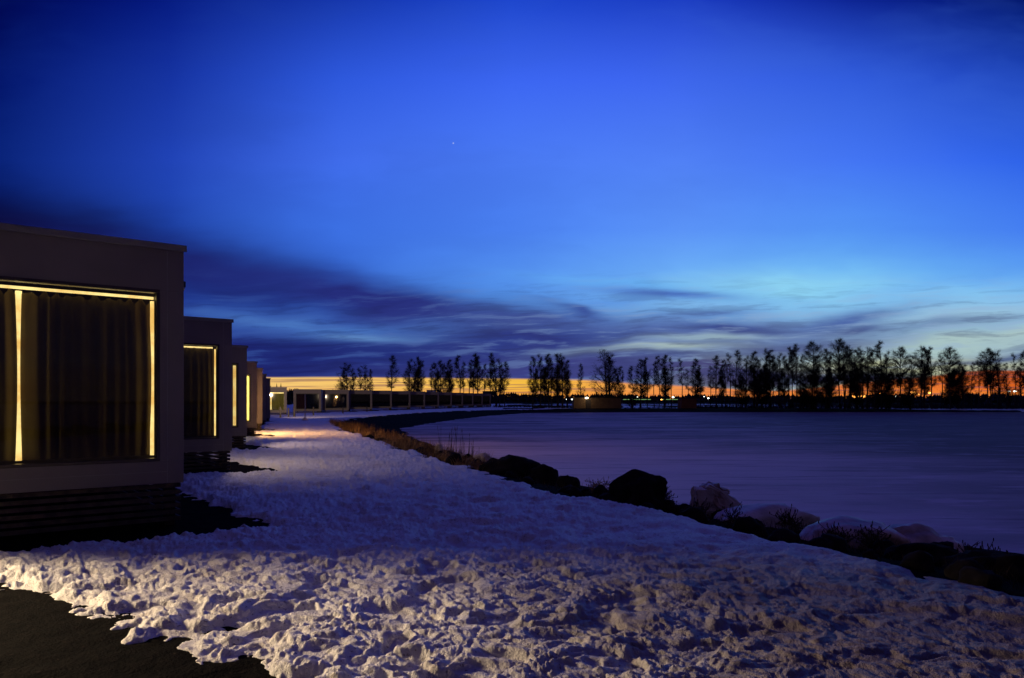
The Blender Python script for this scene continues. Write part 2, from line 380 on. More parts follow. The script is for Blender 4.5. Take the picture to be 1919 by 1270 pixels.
def grid_faces(nr, nc, wrap=False):
    i, j = np.meshgrid(np.arange(nr - 1), np.arange(nc if wrap else nc - 1), indexing='ij'); j2 = (j + 1) % nc
    return np.stack([i * nc + j, i * nc + j2, (i + 1) * nc + j2, (i + 1) * nc + j], -1).reshape(-1, 4)
class MB:
    def __init__(s): s.v = []; s.f = []
    def box(s, x0, x1, y0, y1, z0, z1):
        b = len(s.v); s.v += [(x, y, z) for z in (z0, z1) for y in (y0, y1) for x in (x0, x1)]
        s.f += [tuple(b + i for i in q) for q in ((0,2,3,1),(4,5,7,6),(0,1,5,4),(2,6,7,3),(0,4,6,2),(1,3,7,5))]; return s
    def tube(s, pts, rad, n=5, cap=True):
        b = len(s.v); pts = [Vector(p) for p in pts]; m = len(pts)
        for i, p in enumerate(pts):
            d = (pts[min(i + 1, m - 1)] - pts[max(i - 1, 0)]).normalized()
            a = d.orthogonal().normalized() if abs(d.z) > 0.9 else d.cross(Vector((0, 0, 1))).normalized()
            if abs(d.z) > 0.9: a = (Vector((1, 0, 0)) - d * d.x).normalized()
            c = d.cross(a); r = rad[i]
            for k in range(n):
                t = 2 * math.pi * k / n; s.v.append(tuple(p + a * (r * math.cos(t)) + c * (r * math.sin(t))))
        for i in range(m - 1):
            for k in range(n):
                k2 = (k + 1) % n; s.f.append((b + i * n + k, b + i * n + k2, b + (i + 1) * n + k2, b + (i + 1) * n + k))
        if cap: s.f.append(tuple(b + k for k in range(n))[::-1]); s.f.append(tuple(b + (m - 1) * n + k for k in range(n)))
        return s
    def build(s, name, mat, parent=None, smooth=False, bevel=0.0):
        me = bpy.data.meshes.new(name); me.from_pydata(s.v, [], s.f); me.update(); me.materials.append(MATS[mat])
        if smooth:
            me.polygons.foreach_set('use_smooth', [True] * len(me.polygons))
        o = bpy.data.objects.new(name, me); col.objects.link(o)
        if parent: o.parent = parent
        if bevel:
            md = o.modifiers.new('bevel', 'BEVEL'); md.width = bevel; md.segments = 2
        return o

# ------------------------------------------------------------------ the shore: top of the bank (A) and edge of the ice (B)
A = [(12,-20),(9,-6),(6.2,2.6),(4.3,6.1),(3.5,7.6),(2.84,8.9),(2.1,10.7),(1.2,12.2),(.4,14),(-.75,17.3),(-2.5,21.5),(-5.7,30.4),(-11,46),(-14.3,58),(-15,74),
     (-14,96),(-9.8,123),(-1,143),(20,162),(60,168),(150,172),(260,160),(300,60),(200,-60)]
B = [(17,-20),(14,-5),(10.5,5),(7.6,10.8),(6.0,12.2),(4.6,14),(3,17),(1.7,20),(-.4,26),(-3.3,35),(-6.5,48),(-8.8,60),(-8.2,71),(-6.5,90),(-3.3,113),
     (3,140),(22,150),(60,152),(150,153),(240,145),(270,60),(180,-50)]
U1 = (0.7804, 0.6252)                                   # direction the near facades run in
TH1 = math.atan2(U1[1], U1[0])
TH2 = R(12)
W, D = 3.75, 6.0
CABS = [  # front right corner x, y, height offset, rotation
 (-2.0, 1.8, 0.0, TH1),
 (-4.26, 9.6, 0.0, TH1), (-6.55, 17.3, -.10, TH1), (-9.03, 25.2, -.12, TH1), (-11.8, 34.2, -.17, TH1), (-13.8, 40.9, -.17, TH1),
 (-16.25, 48.9, -.2, TH1), (-18.5, 56.6, -.24, R(36)),
 (-27.1, 89, -.30, R(18)), (-26.7, 103.5, -.31, R(12)), (-24.5, 111, -.27, TH2), (-22.6, 119.5, -.20, TH2), (-21.05, 129.5, -.12, TH2), (-19.1, 139, -.07, TH2),
 (-17.4, 148, -.04, TH2), (-15.5, 157, 0, TH2), (-13.5, 166, 0.02, TH2), (-11.5, 173.5, 0.04, TH2), (-9.5, 181.5, .04, TH2), (-7.5, 189.5, .04, TH2), (-5.7, 198, .04, TH2)]
YARD = [(-4.9,6.9),(-4.3,6.28),(-3.25,5.5),(-2.5,5.0),(-1.9,4.7),(-1.25,4.2),(-.7,3.2),(-.6,1.5),(-1.5,-1),(-6,-3),(-9,4)]
def bare(x, y):
    """below 0 where the ground by the cabins is bare"""
    d = sd_poly(x, y, YARD) + 0.05
    for i, (cx, cy, dz_, th) in enumerate(CABS):
        if i == 0: continue
        c, s = math.cos(th), math.sin(th)
        lx = (x - cx) * c + (y - cy) * s; ly = -(x - cx) * s + (y - cy) * c
        e = 0.95 if i < 8 else 1.4
        qx = np.abs(lx + W / 2) - W / 2 - e * (0.8 if i > 1 else 0.85); qy = np.abs(ly - D / 2) - D / 2 - e
        dd = np.hypot(np.maximum(qx, 0), np.maximum(qy, 0)) + np.minimum(np.maximum(qx, qy), 0)
        d = np.minimum(d, dd)
    return d
def ground_z(x, y):
    a = sd_poly(x, y, A); b = sd_poly(x, y, B)
    t = np.where(a >= 0, 0.0, -a / np.maximum(-a + np.maximum(b, 0), 1e-3))
    z = -0.62 * t ** 0.9
    z = np.where(b < 0, -0.62 - np.minimum(-b * 0.3, 0.9), z)
    r = np.hypot(x, y)
    z = z + (fbm(x * 0.8, y * 0.8, 3, 3) - 0.5) * 0.10 * ss(-a, -0.5, 1.0) * (b > 0) + (fbm(x * 5, y * 5, 5, 3) - .5) * 0.02 * (r < 40)
    return z, a, b
def angles(dense, nd, ncoarse):
    d = np.linspace(-R(dense), R(dense), nd); l = np.linspace(-math.pi, -R(dense), ncoarse, endpoint=False); r = -l[::-1]
    return np.concatenate([l, d, r])
# ground
an = angles(39, 520, 60); rr = np.unique(np.concatenate([[0.4, 1, 1.6], 2218 / np.linspace(1000, 12, 300)[:230], 2218 / np.linspace(240, 48, 120), 2218 / np.linspace(48, 12, 260), [220, 260, 320, 400, 520, 700, 1000, 1500, 2500, 4500]]))
rg, ag = np.meshgrid(rr, an, indexing='ij'); gx, gy = rg * np.sin(ag), rg * np.cos(ag)
gz, _, _ = ground_z(gx, gy); gz = gz - 0.00002 * np.maximum(rg - 600, 0)
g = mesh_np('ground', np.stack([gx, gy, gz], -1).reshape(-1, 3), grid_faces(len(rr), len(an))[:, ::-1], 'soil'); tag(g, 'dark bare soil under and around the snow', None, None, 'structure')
# snow
an = angles(38.5, 1150, 70); rr = np.concatenate([[1.2, 1.7, 2.2], 2218 / np.linspace(790, 48, 500), 2218 / np.linspace(47.8, 12, 220), np.geomspace(188, 460, 24)])
rg, ag = np.meshgrid(rr, an, indexing='ij'); sx, sy = rg * np.sin(ag), rg * np.cos(ag)
gz, a_, b_ = ground_z(sx, sy); br = bare(sx, sy)
wx = sx + (fbm(sx * 3, sy * 3, 31, 2) - .5) * .25; wy = sy + (fbm(sx * 3, sy * 3, 41, 2) - .5) * .25
f1, f2 = worley(wx / 0.19, wy / 0.15, 11); g1, g2 = worley(wx / 0.085, wy / 0.07, 12)
h1_, h2_ = worley(wx / 0.06 + 3, wy / 0.055, 13)
cu = lambda p, q: np.sqrt(np.clip((q - p) * 1.5, 0, 1))
lump = (1 - np.clip(f1, 0, 1) ** 1.6) * 0.35 + cu(f1, f2) * 0.22 + (1 - np.clip(g1, 0, 1) ** 1.5) * 0.15 + cu(g1, g2) * 0.16 + cu(h1_, h2_) * 0.045
pit = ss(fbm(wx * 3.0, wy * 3.6, 21, 3), 0.55, 0.72)
det = fbm(wx * 14, wy * 14, 61, 4, 0.62) - .5
big_ = fbm(wx * 2.6, wy * 2.9, 66, 3) - .5
slope_t = ss(rg, 5.6, 9.5)
near = (1 - slope_t) * (1 - 0.88 * ss(sx, -1.2, 1.8))
wid = fbm(sx * 0.9, sy * 0.9, 71, 3) - .5
trk = vnoise(wx * 2.2, wy * 3.6, 81) * .6 + vnoise(wx * 5.1, wy * 7.3, 82) * .4
far = ss(rg, 30, 80)
thick = 0.075 + wid * 0.045 + near * (lump * 0.060 - 0.028 - pit * 0.060 + det * 0.024 + big_ * 0.062) \
    + (1 - near) * (1 - far) * (1 - 0.5 * ss(sx, 0, 2.5) * (rg < 10)) * ((trk - .5) * 0.105 + (lump - .5) * 0.050 + det * 0.055 - pit * 0.035) + far * (wid * 0.05)
edge = br + (fbm(sx * 2.6, sy * 2.6, 91, 4) - .5) * 0.55 + (fbm(sx * 9, sy * 9, 95, 3) - .5) * 0.30
spots = ss(fbm(sx * 7.5, sy * 7.5, 131, 3) + 0.22 * np.clip(br, -1, 0), 0.70, 0.74) * (rg < 14)
thick = thick * ss(edge, 0.0, 0.26) - 0.10 * (1 - ss(edge, -0.10, 0.05)) + spots * (edge < 0) * 0.0
le = a_ + (fbm(sx * 1.2, sy * 1.2, 101, 4) - .5) * (0.8 + 0.02 * np.minimum(rg, 100)) - ss(sy, 150, 165) * 9
fs = (sy > 150) & (sx > -2)
le = np.where(fs & ((fbm(sx * 0.09, sy * 0.02, 151, 3) < 0.50) | (sx > 118)) & ~((sx > 26) & (sx < 42)), -1.0, le)
thick = thick * ss(le, 0.0, 0.35) - 0.14 * (1 - ss(le, -0.1, 0.05))
patch = ss(fbm(sx * 2.2, sy * 2.2, 111, 4), 0.60, 0.68) * (rg < 60)
thick = np.where(thick < 0, thick, np.maximum(thick - patch * 0.02, 0.004))
sz = gz + thick
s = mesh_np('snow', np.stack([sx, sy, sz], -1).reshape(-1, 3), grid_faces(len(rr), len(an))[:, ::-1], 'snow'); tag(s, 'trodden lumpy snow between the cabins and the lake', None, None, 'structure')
# lake ice
me = bpy.data.meshes.new('frozen_lake'); bm = bmesh.new()
bmesh.ops.triangulate(bm, faces=[bm.faces.new([bm.verts.new((x, y, -0.60)) for x, y in A])]); bm.normal_update()
for f in bm.faces:
    if f.normal.z < 0: f.normal_flip()
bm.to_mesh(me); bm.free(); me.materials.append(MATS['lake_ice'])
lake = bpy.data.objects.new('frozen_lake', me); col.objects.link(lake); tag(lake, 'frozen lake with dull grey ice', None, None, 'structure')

# ------------------------------------------------------------------ cabins
Z0, Z1 = 0.55, 3.57          # panel frame of a cabin, bottom and top
WX0, WX1, WZ0, WZ1 = -W + 0.36, -0.30, 0.85, 3.01
def curtain_mesh(x0, x1, z0, z1, y, seed, amp=0.035, ragged=0.03, lean=0.0):
    rnd = random.Random(seed); n = max(20, int((x1 - x0) / 0.012)); rows = 14; V = []
    ph = [rnd.uniform(0, 6.28) for _ in range(4)]
    for j in range(rows + 1):
        t = j / rows
        for i in range(n + 1):
            u = i / n; x = x0 + (x1 - x0) * u
            w = math.sin(x * 46 + ph[0] + 1.2 * math.sin(x * 9 + ph[1])) * (0.6 + 0.4 * math.sin(x * 13 + ph[2] + t * 1.5))
            xx = x + lean * math.sin(math.pi * t) * (u ** 4) - lean * math.sin(math.pi * t * .9) * ((1 - u) ** 4) * .6
            zt = z1 - ragged * (0.5 + 0.5 * w) * rnd.uniform(0.8, 1.2)
            zb = z0 + 0.012 * (0.5 + 0.5 * w)
            V.append((xx, y + amp * w * (0.75 + 0.25 * t), zb + (zt - zb) * t))
    return np.array(V), grid_faces(rows + 1, n + 1)
def strip(name, pts, w, mat, parent):
    mb = MB(); mb.tube(pts, [w] * len(pts), 8); return mb.build(name, mat, parent, True)
CAB_LABELS = [
 ('cabin just beside the camera whose side lamp lights the lumpy snow'),
 ('nearest pale cabin with two dark curtains edged in warm light'),
 ('second pale cabin from the camera, its dark window edged by light on right and top'),
 ('third pale cabin from the camera, one thin bright strip in a dark window'),
 ('fourth cabin in the near row, its whole visible window slit glowing yellow'),
 ('cabin lit orange by the lamp, in front of the dimmer orange one'),
 ('dimmer orange cabin behind the brightest orange one in the near row'),
 ('small dark cabin at the far end of the near row'),
 ('far cabin with a lit olive curtain and a white slit of light'),
 ('far cabin with a dull red curtain, right of the lit olive one'),
 ('far cabin with dark window, right neighbour of the red curtained one'),
 ('fourth cabin of the far row, two right of the red curtained one'),
 ('fifth cabin of the far row, three right of the red curtained one'),
 ('sixth cabin of the far row, under the slender lone pair of trees'),
 ('seventh cabin of the far row, dark window in a pale frame'),
 ('eighth cabin of the far row, dark window in a pale frame'),
 ('ninth cabin of the far row, dark window in a pale frame'),
 ('fifth cabin from the right end of the far row, dark window'),
 ('fourth cabin from the right end of the far row, dark window'),
 ('second cabin from the right end of the far row, dark window'),
 ('smallest cabin at the right end of the far row by the lake')]
CAB_LABELS[18] = 'third cabin from the right end of the far row, dark window'
CAB_LABELS[17] = 'fourth cabin from the right end of the far row, dark window'
CAB_LABELS[16] = 'fifth cabin from the right end of the far row, dark window'
def wall_mesh(y0=0.0):
    b = MB()
    # front ring
    b.box(-W, 0, 0, 0.14, WZ1, Z1).box(-W, 0, 0, 0.14, Z0, WZ0).box(-W, WX0, 0, 0.14, WZ0, WZ1).box(WX1, 0, 0, 0.14, WZ0, WZ1)
    # sides, back, roof deck, floor
    b.box(-W, -W + 0.12, 0.14, D, Z0, Z1).box(-0.12, 0, 0.14, D, Z0, Z1).box(-W + 0.12, -0.12, D - 0.12, D, Z0, Z1)
    b.box(-W + 0.12, -0.12, 0.14, D - 0.12, Z1 - 0.16, Z1 - 0.02).box(-W + 0.12, -0.12, 0.14, D - 0.12, Z0, Z0 + 0.14)
    return b
SH = {}
def shared(key, maker, name, parent):
    """first call builds the part; later calls link a copy that shares its mesh"""
    if key in SH:
        o = SH[key].copy(); col.objects.link(o); o.parent = parent; return o
    o = maker(); o.parent = parent; SH[key] = o; return o
def cabin(i):
    cx, cy, dzc, th = CABS[i]
    t = empty('cabin', (cx, cy, dzc), th)
    tag(t, CAB_LABELS[i], 'cabin', 'cabins in the near row' if i < 8 else 'cabins in the far row across the bay')
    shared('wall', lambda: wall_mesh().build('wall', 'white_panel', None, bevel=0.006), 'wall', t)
    def roof():
        b = MB(); b.box(-W - 0.03, 0.03, -0.03, D + 0.03, Z1 + 0.003, Z1 + 0.05).box(-W - 0.03, 0.03, -0.035, -0.004, Z1 - 0.03, Z1 + 0.003)
        return b.build('roof', 'flashing', None, bevel=0.004)
    shared('roof', roof, 'roof', t)
    def trim():
        b = MB(); b.box(-0.205, -0.195, -0.004, -0.0005, Z0 + 0.01, Z1 - 0.04).box(-W + 0.01, -0.21, -0.004, -0.0005, 0.70, 0.706)
        return b.build('panel_joint', 'flashing', None)
    if i < 5: shared('trim', trim, 'panel_joint', t)
    def wframe():
        b = MB(); k = 0.028
        b.box(WX0 - .012, WX1 + .012, -0.012, 0.13, WZ1 - k, WZ1 + .012).box(WX0 - .012, WX1 + .012, -0.012, 0.13, WZ0 - .012, WZ0 + k)
        b.box(WX0 - .012, WX0 + k, -0.010, 0.13, WZ0 + k, WZ1 - k).box(WX1 - k, WX1 + .012, -0.010, 0.13, WZ0 + k, WZ1 - k)
        return b.build('window', 'dark_frame', None, bevel=0.004)
    w = shared('window', wframe, 'window', t)
    shared('pane', lambda: MB().box(WX0 + .029, WX1 - .029, 0.06, 0.066, WZ0 + .029, WZ1 - .029).build('pane', 'glass', None), 'pane', w)
    def skirt():
        b = MB()
        for k in range(6):
            z = 0.49 - k * 0.085; b.box(-W + 0.04, -0.03, 0.03, 0.055, z, z + 0.052)
            b.box(-0.055, -0.030, 0.058, D - 0.1, z, z + 0.052)
        return b.build('skirt', 'slat_wood', None)
    shared('skirt', skirt, 'skirt', t)
    for k, (px_, py_) in enumerate(((-0.14, 0.16), (-W + 0.14, 0.16), (-0.14, D - 0.2), (-W + 0.14, D - 0.2))):
        o = shared('pier', lambda: MB().box(-0.06, 0.06, -0.06, 0.06, -0.35, Z0 - 0.003).build('pier', 'post_wood', None), 'pier', t); o.location = (px_, py_, 0)
    lit = i in (0, 3, 4)
    lx, ly, lz = 0.0, 0.45, 3.12
    lp = shared('wall_lamp', lambda: MB().box(0.002, 0.05, -0.05, 0.05, -0.05, 0.09).box(0.05, 0.13, -0.06, 0.06, 0.02, 0.10).build('wall_lamp', 'lamp_body', None, bevel=0.008), 'wall_lamp', t)
    lp.location = (lx, ly, lz)
    bulb = MB().box(0.06, 0.12, -0.05, 0.05, -0.015, 0.018).build('bulb', 'lamp_glow' if lit else 'pale_pole', lp, bevel=0.01)
    # what stands behind the glass
    zc0, zc1 = WZ0 + 0.05, WZ1 - 0.045
    def cur(x0, x1, mat, seed, **k):
        V, Fq = curtain_mesh(x0, x1, k.pop('z0', zc0), k.pop('z1', zc1 - 0.05), 0.24, seed, **k)
        return mesh_np('curtain', V, Fq, mat, t)
    xr = WX1 - 0.05; xl = WX0 + 0.05
    if i == 0: cur(xl, xr, 'curtain_cloth', 50)
    if i == 1:
        cur(xl, -1.80, 'curtain_cloth', 1, ragged=.07, lean=.02); cur(-1.735, xr - 0.01, 'curtain_cloth', 2, ragged=.07, lean=0.03)
        strip('led_strip', [(xl, 0.29, zc1 - 0.022), (xr + .05, 0.29, zc1 - 0.022)], 0.018, 'led_warm', t)
        strip('led_strip', [(xr + 0.05, 0.31, zc0), (xr + 0.05, 0.31, zc1 - 0.06)], 0.034, 'led_warm', t)
        strip('led_strip', [(-1.765, 0.31, zc0), (-1.765, 0.31, zc1 - 0.06)], 0.034, 'led_warm', t)
    if i == 2:
        cur(xl, xr + 0.0, 'curtain_cloth', 5, z1=zc1 - 0.03, ragged=0.012, lean=.02)
        strip('led_strip', [(xl, 0.30, zc1 - 0.012), (xr, 0.30, zc1 - 0.012)], 0.018, 'led_warm', t)
        strip('led_strip', [(xr + 0.08, 0.31, zc0), (xr + 0.08, 0.31, zc1 - 0.04)], 0.04, 'led_warm', t)
    if i == 3:
        cur(xl, xr - 0.05, 'curtain_cloth', 6, z1=zc1 - 0.01, ragged=0.008)
        strip('led_strip', [(xr + 0.04, 0.31, zc0), (xr + 0.04, 0.31, zc1 - 0.02)], 0.06, 'led_yellow', t)
    if i == 4:
        cur(xl, xr - 0.20, 'curtain_cream', 7, z1=zc1 - 0.01, ragged=0.008); cur(xr - 0.15, xr + 0.10, 'curtain_cream', 8, z1=zc1 - 0.01, ragged=0.004)
        for q in range(9):
            strip('led_strip', [(xr + 0.08 - q * 0.10, 0.33, zc0), (xr + 0.08 - q * 0.10, 0.33, zc1 - 0.02)], 0.04, 'led_flood', t)
    if i == 8:
        cur(xl, -1.95, 'curtain_olive', 9, z1=zc1 - 0.06); cur(-1.72, xr, 'curtain_olive', 10, z1=zc1 - 0.10)
        strip('led_strip', [(xl, 0.34, zc1 - 0.04), (xr, 0.34, zc1 - 0.04)], 0.06, 'led_warm', t)
        strip('led_strip', [(-1.83, 0.34, zc0), (-1.83, 0.34, zc1 - 0.1)], 0.09, 'led_yellow', t)
        for q in range(6):
            strip('led_strip', [(-1.5 + q * 0.24, 0.50, zc0), (-1.5 + q * 0.24, 0.50, zc1 - 0.1)], 0.03, 'led_yellow', t)
    if i == 9: cur(xl, -2.0, 'curtain_red', 11, amp=.015)
    if i >= 9: cur(xl, xr, 'dark_room_sheet', 13, amp=.02)  # dark sheet added behind the glass so the unlit rooms stay dark
    return t
cabs = [cabin(i) for i in range(1, len(CABS))]

def local_to_world(i, x, y, z):
    cx, cy, dzc, th = CABS[i]; c, s_ = math.cos(th), math.sin(th)
    return (cx + x * c - y * s_, cy + x * s_ + y * c, z + dzc)
def lamp(i, kind, power, color, off, size=0.06, spot=None, blend=0.3, aim=None):
    l = bpy.data.lights.new('lamp_light', kind); l.energy = power; l.color = color; l.shadow_soft_size = size
    o = bpy.data.objects.new('lamp_light', l); col.objects.link(o); o.location = local_to_world(i, *off)
    if kind == 'SPOT':
        l.spot_size = R(spot); l.spot_blend = blend
        d = Vector(local_to_world(i, *aim)) - Vector(o.location); o.rotation_euler = d.to_track_quat('-Z', 'Y').to_euler()
    return o
# the access road lamp left of the picture: its light comes through the gap before the first cabin
LP = Vector((-10.5, 7.75, 2.8))
t = empty('path_lamp', (LP.x, LP.y, 0)); MB().tube([(-0.25, 0, -.2), (-0.25, 0, 2.8), (-0.2, 0, 2.92), (-0.05, 0, 2.95)], [.05, .045, .04, .03], 8).build('pole', 'lamp_body', t, True)
MB().box(-0.20, 0.06, -0.10, 0.10, 2.92, 3.0).build('lamp_head', 'lamp_body', t, bevel=.02); tag(t, 'path lamp left of the first cabin that lights the lumpy snow', 'lamp')
l = bpy.data.lights.new('lamp_light', 'SPOT'); l.energy = 7000; l.color = (1.0, 0.75, 0.44); l.shadow_soft_size = 0.75; l.spot_size = R(66); l.spot_blend = 1.0
o = bpy.data.objects.new('lamp_light', l); col.objects.link(o); o.location = LP; o.rotation_euler = (Vector((-2.2, 5.9, 0)) - LP).to_track_quat('-Z', 'Y').to_euler()
lamp(4, 'SPOT', 1200, (1.0, 0.53, 0.17), (0.22, 0.6, 2.9), 0.05, 165, 0.4, (2.2, 0.9, 0.0))
lamp(3, 'SPOT', 230, (1.0, 0.72, 0.58), (0.22, 0.6, 2.95), 0.05, 128, 0.6, (6.5, -2.5, 0.0))
lamp(2, 'SPOT', 150, (1.0, 0.75, 0.50), (0.22, 0.6, 2.95), 0.05, 150, 0.5, (1.2, 0.6, 0.0))

fl = lamp(7, 'SPOT', 12000, (1.0, 0.72, 0.48), (0.25, 0.9, 2.9), 0.03, 44, 0.5, (5.0, 16.0, 1.2))
fl.rotation_euler = (Vector((-20.5, 100, 6.0)) - fl.location).to_track_quat('-Z', 'Y').to_euler()

# ------------------------------------------------------------------ trees
def tree_proto(seed, h=14.0, crown0=0.3, width=2.2, limbs=44, shape='slender', nt=10, forks=1):
    rnd = random.Random(seed); tr = MB(); cr = MB()
    stems = []
    for k in range(forks):
        bx = rnd.uniform(-.3, .3) * (k > 0); lean = rnd.uniform(-.7, .7); pts = []; rad = []
        hh = h * (1 if k == 0 else rnd.uniform(.75, .95)); n = 9
        for j in range(n + 1):
            t = j / n
            pts.append(Vector((bx + lean * t * t * (1 + k) + 0.10 * math.sin(t * 7 + seed + k), 0.10 * math.cos(t * 6 + seed) + (k * .6 * t), hh * t)))
            rad.append(0.15 * (1 - t) ** 0.8 * (h / 14) + 0.012)
        tr.tube(pts, rad, 6); stems.append((pts, hh))
    def wprof(t):
        if shape == 'slender': return max(0.12, math.sin(math.pi * t ** 0.8)) ** 0.7 * (1 - t * 0.3)
        if shape == 'top': return max(0.1, math.sin(math.pi * t ** 1.7)) ** 0.6
        if shape == 'wide': return max(0.1, math.sin(math.pi * t ** 0.55)) ** 0.5
        if shape == 'cone': return (1 - t) ** 0.8 + 0.08
        return 1.0
    for i in range(limbs):
        pts, hh = stems[i % forks]; tt = (i + rnd.random()) / limbs; te = crown0 + (0.97 - crown0) * tt; az = rnd.uniform(0, 6.283)
        rr_ = width * 0.82 * wprof(tt) * math.sqrt(rnd.uniform(0.12, 1.0)); up = rnd.uniform(0.5, 1.5)
        tb = max(crown0 * 0.8, te - rr_ * up / hh); q = tb * 9; j = min(8, int(q)); base = pts[j].lerp(pts[j + 1], q - j)
        q3 = te * 9; j3 = min(8, int(q3)); ax_ = pts[j3].lerp(pts[j3 + 1], q3 - j3)
        end = ax_ + Vector((math.cos(az) * rr_, math.sin(az) * rr_, 0)); d = (end - base); L = max(0.3, d.length); d = (d / max(d.length, 1e-3)) if d.length > 1e-3 else Vector((0, 0, 1)); lp_ = []
        for s_ in range(5):
            u = s_ / 4; lp_.append(base.lerp(end, u) + Vector((math.cos(az), math.sin(az), -0.3)) * (0.10 * L * math.sin(math.pi * u)) + Vector((rnd.uniform(-1, 1), rnd.uniform(-1, 1), rnd.uniform(-1, 1))) * 0.05 * L * u)
        tr.tube(lp_, [0.045 * (1 - u / 4 * 0.8) * (h / 14) * (0.5 + L / 3) for u in range(5)], 4, False)
        for k in range(nt):
            u = rnd.uniform(0.25, 1.0); q2 = u * 4; jj = min(3, int(q2)); b2 = lp_[jj].lerp(lp_[jj + 1], q2 - jj)
            d2 = (d + Vector((rnd.gauss(0, .6), rnd.gauss(0, .6), rnd.gauss(.1, .5)))).normalized(); L2 = rnd.uniform(0.4, 0.95) * (0.5 + 0.35 * L)
            e2 = b2 + d2 * L2 + Vector((0, 0, -0.05)); cr.tube([b2, b2.lerp(e2, .5) + Vector((rnd.uniform(-.05, .05), 0, .05)), e2], [0.013, 0.010, 0.006], 3, False)
            for m_ in range(8):
                v = rnd.uniform(0.2, 1.0); b3 = b2.lerp(e2, v); d3 = (d2 + Vector((rnd.gauss(0, .8), rnd.gauss(0, .8), rnd.gauss(-.1, .7)))).normalized()
                cr.tube([b3, b3 + d3 * rnd.uniform(.3, .75)], [0.008, 0.005], 3, False)
    return tr, cr
PROTO = {}
def proto(key, **k):
    tr, cr = tree_proto(**k); r = empty('bare_tree')
    a = tr.build('trunk', 'bark', r, True); b = cr.build('crown', 'twigs', r, False)
    PROTO[key] = (r, a, b, k.get('h', 14.0), False)
proto('s1', seed=1, crown0=.36, width=2.1, limbs=46); proto('s2', seed=2, width=1.6, crown0=.42, limbs=40, nt=9); proto('s3', seed=3, width=2.3, forks=2, crown0=.34, limbs=60); proto('s4', seed=4, width=1.2, limbs=30, crown0=.45, nt=8)
proto('t1', seed=5, shape='top', width=2.7, limbs=80, crown0=.36, nt=12); proto('t2', seed=6, shape='top', width=2.2, forks=2, limbs=70, crown0=.42, nt=11)
proto('w1', seed=7, shape='wide', width=3.2, limbs=64, crown0=.16, nt=10); proto('w2', seed=8, shape='wide', width=2.9, limbs=60, crown0=.26, forks=2, nt=10)
proto('d1', seed=9, width=2.2, limbs=80, crown0=.30, nt=14, forks=2); proto('d2', seed=10, shape='top', width=2.6, limbs=80, crown0=.3, nt=14, forks=3)
proto('b1', seed=11, h=8.0, width=2.0, limbs=80, crown0=.12, nt=12, forks=3); proto('c1', seed=12, shape='cone', width=1.9, limbs=46, crown0=.25, nt=9)
KIND = {'s': 'slender', 't': 'round topped', 'w': 'spreading', 'd': 'dense', 'b': 'bushy low', 'c': 'pointed'}
ORD = ['first','second','third','fourth','fifth','sixth','seventh','eighth','ninth','tenth','eleventh','twelfth','thirteenth','fourteenth','fifteenth','sixteenth','seventeenth','eighteenth','nineteenth','twentieth','twenty-first','twenty-second','twenty-third','twenty-fourth','twenty-fifth','twenty-sixth','twenty-seventh','twenty-eighth','twenty-ninth','thirtieth']
